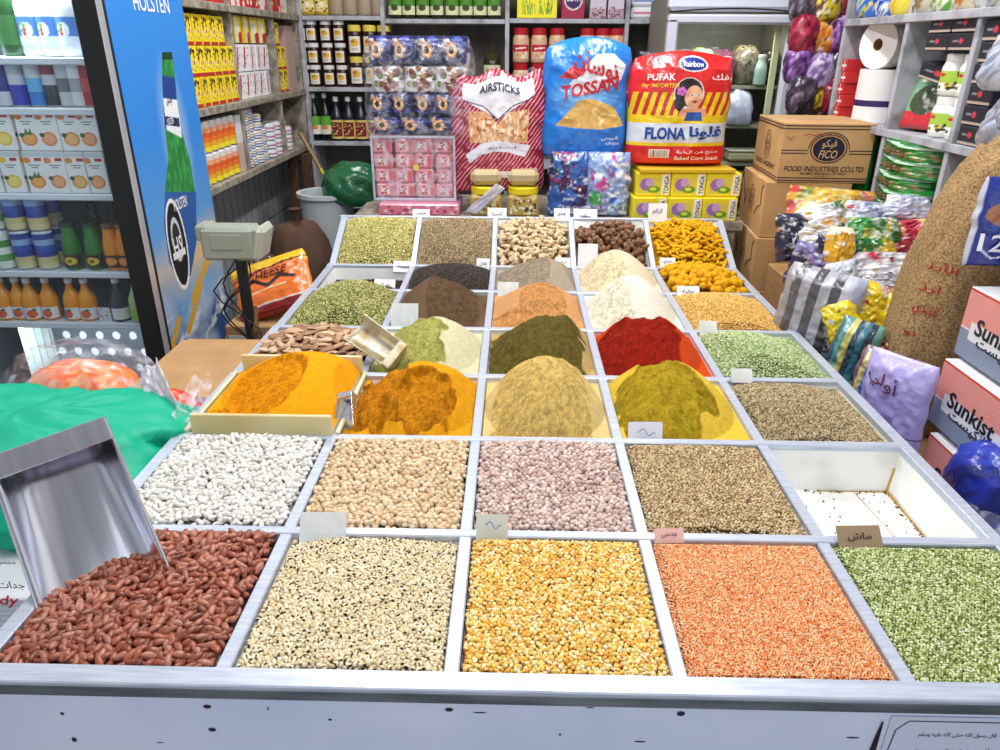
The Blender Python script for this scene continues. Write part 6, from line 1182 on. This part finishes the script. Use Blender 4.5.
# ---------- heap of snack packs right of the counter
t = thing('floor_carton', 'brown carton on the floor under the heap of snack packs', 'carton', (1.20, 2.46, 0)); M().box((0, 0, .41), (.36, .80, .82), '#7c6548', .004).build('carton_body', KRAFT, t)
def sp(name, label, x0_, y0_, x1_, y1_, Y, th, base, cols_, n=60, rot=0, tx=0, ry=0, seed=1, s=(.008, .02), wr=.010, mt=FOIL, txt=None, dz=0):
    x, z, w_, h_ = RC(x0_, y0_, x1_, y1_, Y); h2 = max(h_, .04); cv = mixed(w_, h2, base, cols_, n, s[0], s[1], 60, 60); t, sf = bag(name, label, 'snack pack', (x, Y, z+dz), w_, h2, th, cv, rot, seed, wr, mt)
    t.rotation_euler = (tx, ry, rot)
    if txt: letter(txt[0], w_*.5, h2*.22, sf(0, h2*.5), txt[1], t)
    return t
P_ = sp
P_('pasta_bag', 'clear bag of yellow and red pasta in front of the food carton', 787, 188, 872, 236, 2.62, .16, '#d8a83c', ['#e8c84a', '#c83a3a', '#e6e0c0', '#8aa03a', '#d85a6a', '#f0dc7a'], 160, -.1, -.35, .06, 21, (.006, .014))
P_('chip_packet', 'white packet with yellow crisps print in the middle of the heap', 806, 203, 850, 235, 2.50, .06, '#e3e2ea', ['#e8b82c', '#d8a01c', '#3a6a3a', '#f4f2f6'], 40, -.1, -.5, -.25, 22)
P_('chip_packet', 'silver white packet beside the clear pasta bag', 842, 200, 890, 232, 2.56, .08, '#d5d8ea', ['#f0f2fa', '#9aa4c8', '#c03a4a', '#e8e8f2'], 50, .2, -.5, .15, 23)
P_('chip_packet', 'pale packet lying under the white and yellow one', 802, 226, 862, 252, 2.42, .08, '#c9cad8', ['#f0f0f6', '#8f8a80', '#b9a05c'], 40, -.1, -.6, .1, 24)
P_('chip_packet', 'green packet with white swirl in the middle of the heap', 852, 216, 906, 246, 2.40, .07, '#2f8a3c', ['#1c6a2a', '#e6ecd8', '#5aac4a', '#d8c04a', '#e6ecd8'], 50, .1, -.6, .03, 25)
P_('chip_packet', 'second green packet with orange crisps below the first', 836, 238, 900, 262, 2.33, .07, '#2c7a34', ['#1c5a2a', '#e0a01c', '#f0c83c', '#1c6a2a'], 40, .05, -.6, .03, 26)
P_('chip_packet', 'red and orange packet at the right of the green one', 898, 218, 950, 248, 2.42, .07, '#c02c4a', ['#e8a83a', '#f0c86a', '#8c1c34', '#f2dce0'], 50, .1, -.6, -.06, 27)
P_('chip_packet', 'dark red packet under the red and orange one', 888, 242, 945, 262, 2.35, .07, '#8c1c30', ['#b02c40', '#d88a3a', '#5c1020'], 40, .05, -.6, -.06, 28)
P_('chip_packet', 'white packet with gold crisps print in front of the red packets', 858, 252, 925, 280, 2.26, .07, '#e0dfe8', ['#d8a83c', '#c03040', '#f6f4f8', '#a9a4b0'], 40, .05, -.6, .03, 29)
P_('chip_packet', 'silver packet peeking out beside the jute sack', 866, 272, 912, 296, 2.20, .07, '#b9b8c4', ['#e6e6ee', '#7a6a4c', '#8f8c98'], 36, .05, -.6, .06, 30)
P_('chip_packet', 'yellow packet standing on end between navy and white packets', 826, 228, 856, 276, 2.30, .07, '#e0a81c', ['#f0c83c', '#c8861c', '#f0e6c8'], 40, .25, -.25, .1, 31)
P_('chip_packet', 'lilac white packet at the back of the heap near the green herbs', 886, 196, 938, 222, 2.52, .08, '#c4c6e0', ['#e9eaf6', '#9094bc', '#f4f4fa'], 40, -.1, -.5, .1, 32)
P_('dark_snack_bag', 'glossy navy bag with white lettering beside the tan cartons', 779, 214, 826, 262, 2.52, .10, '#1c1c3c', ['#2c2c5c', '#0f0f24', '#c87a5a', '#4a4a7c'], 60, -.15, -.2, -.05, 33, txt=('Wafer', '#dcdcf0'))
P_('dark_snack_bag', 'second navy bag with red curls below the first', 784, 248, 842, 292, 2.34, .10, '#201e3e', ['#34305c', '#12101f', '#c8603a', '#6a5a9a', '#8a86b8'], 70, -.1, -.25, .3, 34)
P_('dark_snack_bag', 'small navy bag under the yellow packet', 812, 238, 846, 270, 2.36, .08, '#1c1a34', ['#2c2a54', '#0f0e1c', '#d8dcf0'], 40, -.1, -.3, .2, 35)
def striped(name, label, cols_, x0_, y0_, x1_, y1_, Y, rot, ry, seed, txt=None, th=.12):
    x, z, w_, h_ = RC(x0_, y0_, x1_, y1_, Y); cv = Cv(w_, h_, 90, 60, cols_[0]); n = len(cols_)
    for k, c in enumerate(cols_): cv.rect(w_*k/n, 0, w_*(k+1)/n, h_, c)
    cv.mix((fbm(cv.X*30, cv.Y*30, seed)-.6)*4, '#eceef6'); t, sf = bag(name, label, 'packet bundle', (x, Y, z), w_, h_, th, cv, rot, seed, .008, FOIL, bottom_flat=.6); t.rotation_euler = (0, ry, rot)
    if txt: letter(txt, h_*.5, w_*.14, (lambda f_: (lambda a, b: f_(b, a)))(sf(w_*.32, h_*.4)), '#2c2c34', t)
    return t
striped('packet_bundle', 'grey striped bundle of tall packets standing against the right rail', ['#9c9aa4', '#5c5a60', '#a9a8b4', '#55525a', '#b4b4c0', '#4c4a52', '#c4c8dc', '#aab0c8'], 775, 268, 850, 352, 2.16, -.62, .10, 41, 'NATION')
striped('packet_bundle', 'blue green and yellow striped bundle of packets beside the right rail', ['#3c6a7a', '#5f9a9a', '#c8c06a', '#2c4a5c', '#3a7a8a', '#1f3a44', '#6aa090'], 826, 318, 868, 392, 1.99, -.7, .12, 42)
striped('packet_bundle', 'purple blue and green striped bundle nearest the lilac bag', ['#7a5a6c', '#c8b87a', '#4c7ac8', '#8fb0dc', '#6a9ad0', '#5aa07a', '#c87a6a'], 850, 348, 892, 412, 1.86, -.7, .12, 43)
P_('noodle_packet', 'yellow and red noodle packet on top of the yellow group', 846, 282, 880, 325, 2.10, .07, '#e3c41c', ['#b02434', '#e8d83a', '#c8c8dc', '#a01c28'], 40, -.4, -.2, .25, 44)
P_('noodle_packet', 'yellow noodle packet with round red picture beside the jute sack', 872, 296, 902, 350, 2.05, .07, '#ead21c', ['#b8242c', '#d8d8e6', '#e8dc4a', '#c89a1c'], 40, -.3, -.15, .2, 45)
P_('noodle_packet', 'long yellow packet sliding down toward the striped bundles', 838, 300, 872, 352, 2.03, .07, '#e6d01c', ['#efe04a', '#c8c8d6', '#8c5a2c', '#d8b81c'], 40, -.5, -.2, -.45, 46)
P_('noodle_packet', 'lowest yellow packet with a red and pink picture', 858, 336, 898, 380, 1.95, .07, '#ead41c', ['#b02430', '#e0b8a8', '#e6d84a', '#8c1c24'], 40, -.4, -.15, .1, 47)
P_('clear_packet', 'clear crinkled packet hanging over the yellow noodle packets', 836, 262, 866, 306, 2.16, .06, '#b8bcc8', ['#e6e8f0', '#8c9098', '#d8d06a'], 40, -.3, -.3, -.3, 48)
t = thing('floor_carton', 'brown carton on the floor under the yellow packets and striped bundles', 'carton', (1.12, 1.90, 0)); M().box((0, 0, .29), (.30, .30, .58), '#7c6548', .004).build('carton_body', KRAFT, t)
# ---------- jute sack
c_ = U(938, 288, Y=1.95); t = jsk = blob('jute_sack', 'large brown jute rice sack with red Arabic lettering leaning to the right', 'rice sack', (1.165, 1.94, .575), (.135, .13, .43), '#a07c4c', JUTE, 51, .13, n=80, flatb=-.9, power=2.6); t.rotation_euler = (0, .14, 0)
q = M(); 
cvx = None
from mathutils.bvhtree import BVHTree
_me = kids(t)[0].data; _bv = BVHTree.FromPolygons([v.co.copy() for v in _me.vertices], [tuple(p.vertices) for p in _me.polygons])
def onsack(x0_, z0_):
    d = Vector((.45, 1, 0)).normalized()
    def f(a, b):
        o_ = Vector((x0_+a, 0, z0_+b))-d*1.0; h = _bv.ray_cast(o_, d)[0]; h = h if h is not None else Vector((x0_+a, -.1, z0_+b)); return tuple(h-d*.004)
    return f
letter(arab('الأرز'), .075, .03, onsack(-.085, .50), '#a01c22', t); letter(arab('ارز'), .05, .028, onsack(-.095, .44), '#a01c22', t); letter(arab('الهندي'), .06, .04, onsack(-.085, .38), '#a01c22', t); letter(arab('نو'), .03, .02, onsack(-.10, .31), '#a01c22', t)
q = M(); q.tube([(.06-.02*s*.3, -.125-.010*math.sin(s*.5), .15+.06*s) for s in range(9)], .0022, '#4a3420', 5); q.build('seam', mat('#3f2c1a', .9), t)
t = blob('sack_end', 'folded beige top of a second jute sack behind the blue rice bag', 'rice sack', (1.345, 2.06, 1.12), (.085, .09, .15), '#b39468', JUTE, 52, .14, flatb=-.8); t['label'] = 'crumpled beige jute sack end behind the blue bag at the right edge'; t['category'] = 'sack'
t = thing('floor_carton', 'brown carton on the floor under the jute sack', 'carton', (1.19, 1.93, 0)) if False else None
sb = thing('sack_stand', 'dark box under the leaning jute sack', 'box', (1.30, 1.98, 0)); M().box((0, 0, .28), (.05, .20, .56), '#55483a').build('box', KRAFT, sb)
# blue bag with white number at the right edge
x, z, w_, h_ = RC(978, 178, 1056, 268, 1.72); cv = Cv(w_, h_, 60, 80, '#1c2f8c'); cv.rect(0, 0, .005, h_, '#c9cede'); cv.ell(w_*.35, h_*.62, .05, .03, '#a86a44'); cv.line([(w_*.10, h_*.22), (w_*.25, h_*.12), (w_*.4, h_*.14)], .004, '#e8ecf4')
t, sf = bag('blue_rice_bag', 'dark blue rice bag with white number twelve at the right edge above the fruit cartons', 'rice bag', (x, 1.74, z), w_, h_, .07, cv, .0, 12, .005, FOIL); letter('12', w_*.28, h_*.20, sf(-w_*.30, h_*.30), '#eef0f6', t)
# Sunkist cartons: faces turned to the aisle
def sunk(label, px0, py0, Xp, w_, h_, d_=.30, flip=False, zt=None):
    p = U(px0, py0, X=Xp); yb, zt = float(p[1]), (zt or float(p[2])); t = thing('fruit_carton', label, 'fruit carton', (Xp+d_/2, yb-w_/2, zt-h_), RW); cv = Cv(w_, h_, 220, 150, '#e8e6ea')
    g = 300; dots = ((np.floor(cv.X*g)+np.floor(cv.Y*g)) % 2) == 0
    cv.rect(.0, h_*.44, w_, h_*.97, '#eec3bd'); cv.put((cv.Y > h_*.44)&(cv.Y < h_*.97)&dots, '#e0503c'); cv.rect(0, 0, w_, h_*.42, '#aeb8ca'); cv.put((cv.Y < h_*.42)&dots, '#3f5a80'); cv.rect(0, 0, w_, h_*.02, '#22344c'); cv.rect(0, h_*.97, w_, h_, '#d8391c'); cv.rect(w_*.12, h_*.30, w_*.95, h_*.56, '#e6e6ec')
    facebox(M(), w_, d_, h_, '#dcdce2', cv).build('carton_body', PRINT, t)
    global BOLD; BOLD = .025; letter('Sunkist', w_*.62, h_*.24, flat(w_*.0, h_*.53, -d_/2-.0014), '#14161f', t, shear=.1); letter(arab('سانكيست'), w_*.62, h_*.17, flat(w_*.06, h_*.33, -d_/2-.0014), '#14161f', t); BOLD = .012
    return t, yb, zt
XB = 1.075
t1, yb, zt = sunk('red and blue dotted fruit carton on top of the stack at the right edge', 972, 286, XB+.03, .30, .175)
t2, yb2, zt2 = sunk('red and blue dotted fruit carton in the middle of the stack', 945, 358, XB, .30, .175)
t3 = sunk('lowest visible dotted fruit carton of the stack', 930, 432, XB-.015, .30, .175)
t2[0] if False else None
z_ = t3[0].location.z if isinstance(t3, tuple) else .5
t = thing('floor_carton', 'plain carton on the floor under the dotted fruit cartons', 'carton', (XB+.15, t3[1]-.15, 0)); M().box((0, 0, z_/2-.001), (.30, .30, z_-.002), '#9c7a50', .004).build('carton_body', KRAFT, t)
t = thing('dark_printed_box', 'brown box with black symbols between the blue rice bag and the fruit cartons', 'box', (t1.location.x+.03, t1.location.y-.0, zt+.002), RW); cv = Cv(.28, .07, 60, 20, '#8f6a42'); cv.rect(0, .02, .28, .05, '#1c1814'); cv.specks(9, .006, .01, ['#8f6a42'], (.02, .025, .26, .045)); facebox(M(), .26, .22, .055, '#8f6a42', cv).build('box', PRINT, t)
# lilac rice bag
p = U(885, 352, X=1.0); cv = Cv(.175, .30, 70, 90, '#b3a8e6'); cv.mix((vn(cv.X*14, cv.X*0+1, 3)-.4)*1.2, '#cdc6f2'); cv.rect(.02, .03, .085, .12, '#b9b5a8'); cv.line([(0, .16), (.08, .14), (.15, .10), (.22, .10)], .004, '#3c4a2c')
t, sf = bag('lilac_bag', 'lilac bag with dark red Arabic lettering beside the right rail', 'rice bag', (.985, 1.70, .60), .175, .30, .08, cv, RW+.62, 14, .006, FOIL); letter(arab('أولي'), .085, .06, (lambda f_: (lambda a, b: f_(a, b-.4*a)))(sf(-.02, .235)), '#5c1238', t); letter(arab('ممتاز'), .05, .02, sf(-.04, .08), '#2c2c34', t)
t = thing('floor_carton', 'carton on the floor under the lilac bag', 'carton', (1.0, 1.66, 0)); M().box((0, 0, .298), (.14, .20, .596), '#7c6548', .004).build('carton_body', KRAFT, t)
# blue plastic at the lower right
blob('navy_plastic_bag', 'shiny navy blue plastic bag bulging at the right edge in front of the fruit cartons', 'plastic bag', (1.095, 1.40, .60), (.085, .12, .125), '#1a2a8c', FOIL, 55, .16, flatb=-.7, stripes=(['#14206c', '#1c2f9c', '#2a45b8', '#1a2a8c'], 3))
blob('blue_film_bag', 'crinkled blue clear film bag low beside the right rail', 'plastic bag', (1.06, 1.33, .47), (.145, .22, .095), '#4a66b8', FOIL, 56, .18, flatb=-.6, stripes=(['#3450a0', '#8aa0d8', '#2c458c', '#b4c4ea', '#4a66b8'], 4))
crumple('clear_film_sheet', 'clear film sheet draped over the blue bag at the right edge', [(.93, 1.10, .62), (1.12, 1.08, .64), (1.16, 1.30, .70), (.95, 1.42, .66)], '#e0e6f6', FILM, 20, .03)
t = thing('floor_crate', 'dark crate on the floor under the blue plastic bags', 'crate', (1.16, 1.32, 0)); M().box((0, 0, .235), (.40, .46, .47), '#3a3f4c', .004).build('crate_body', mat('#3a3f4c', .6), t)
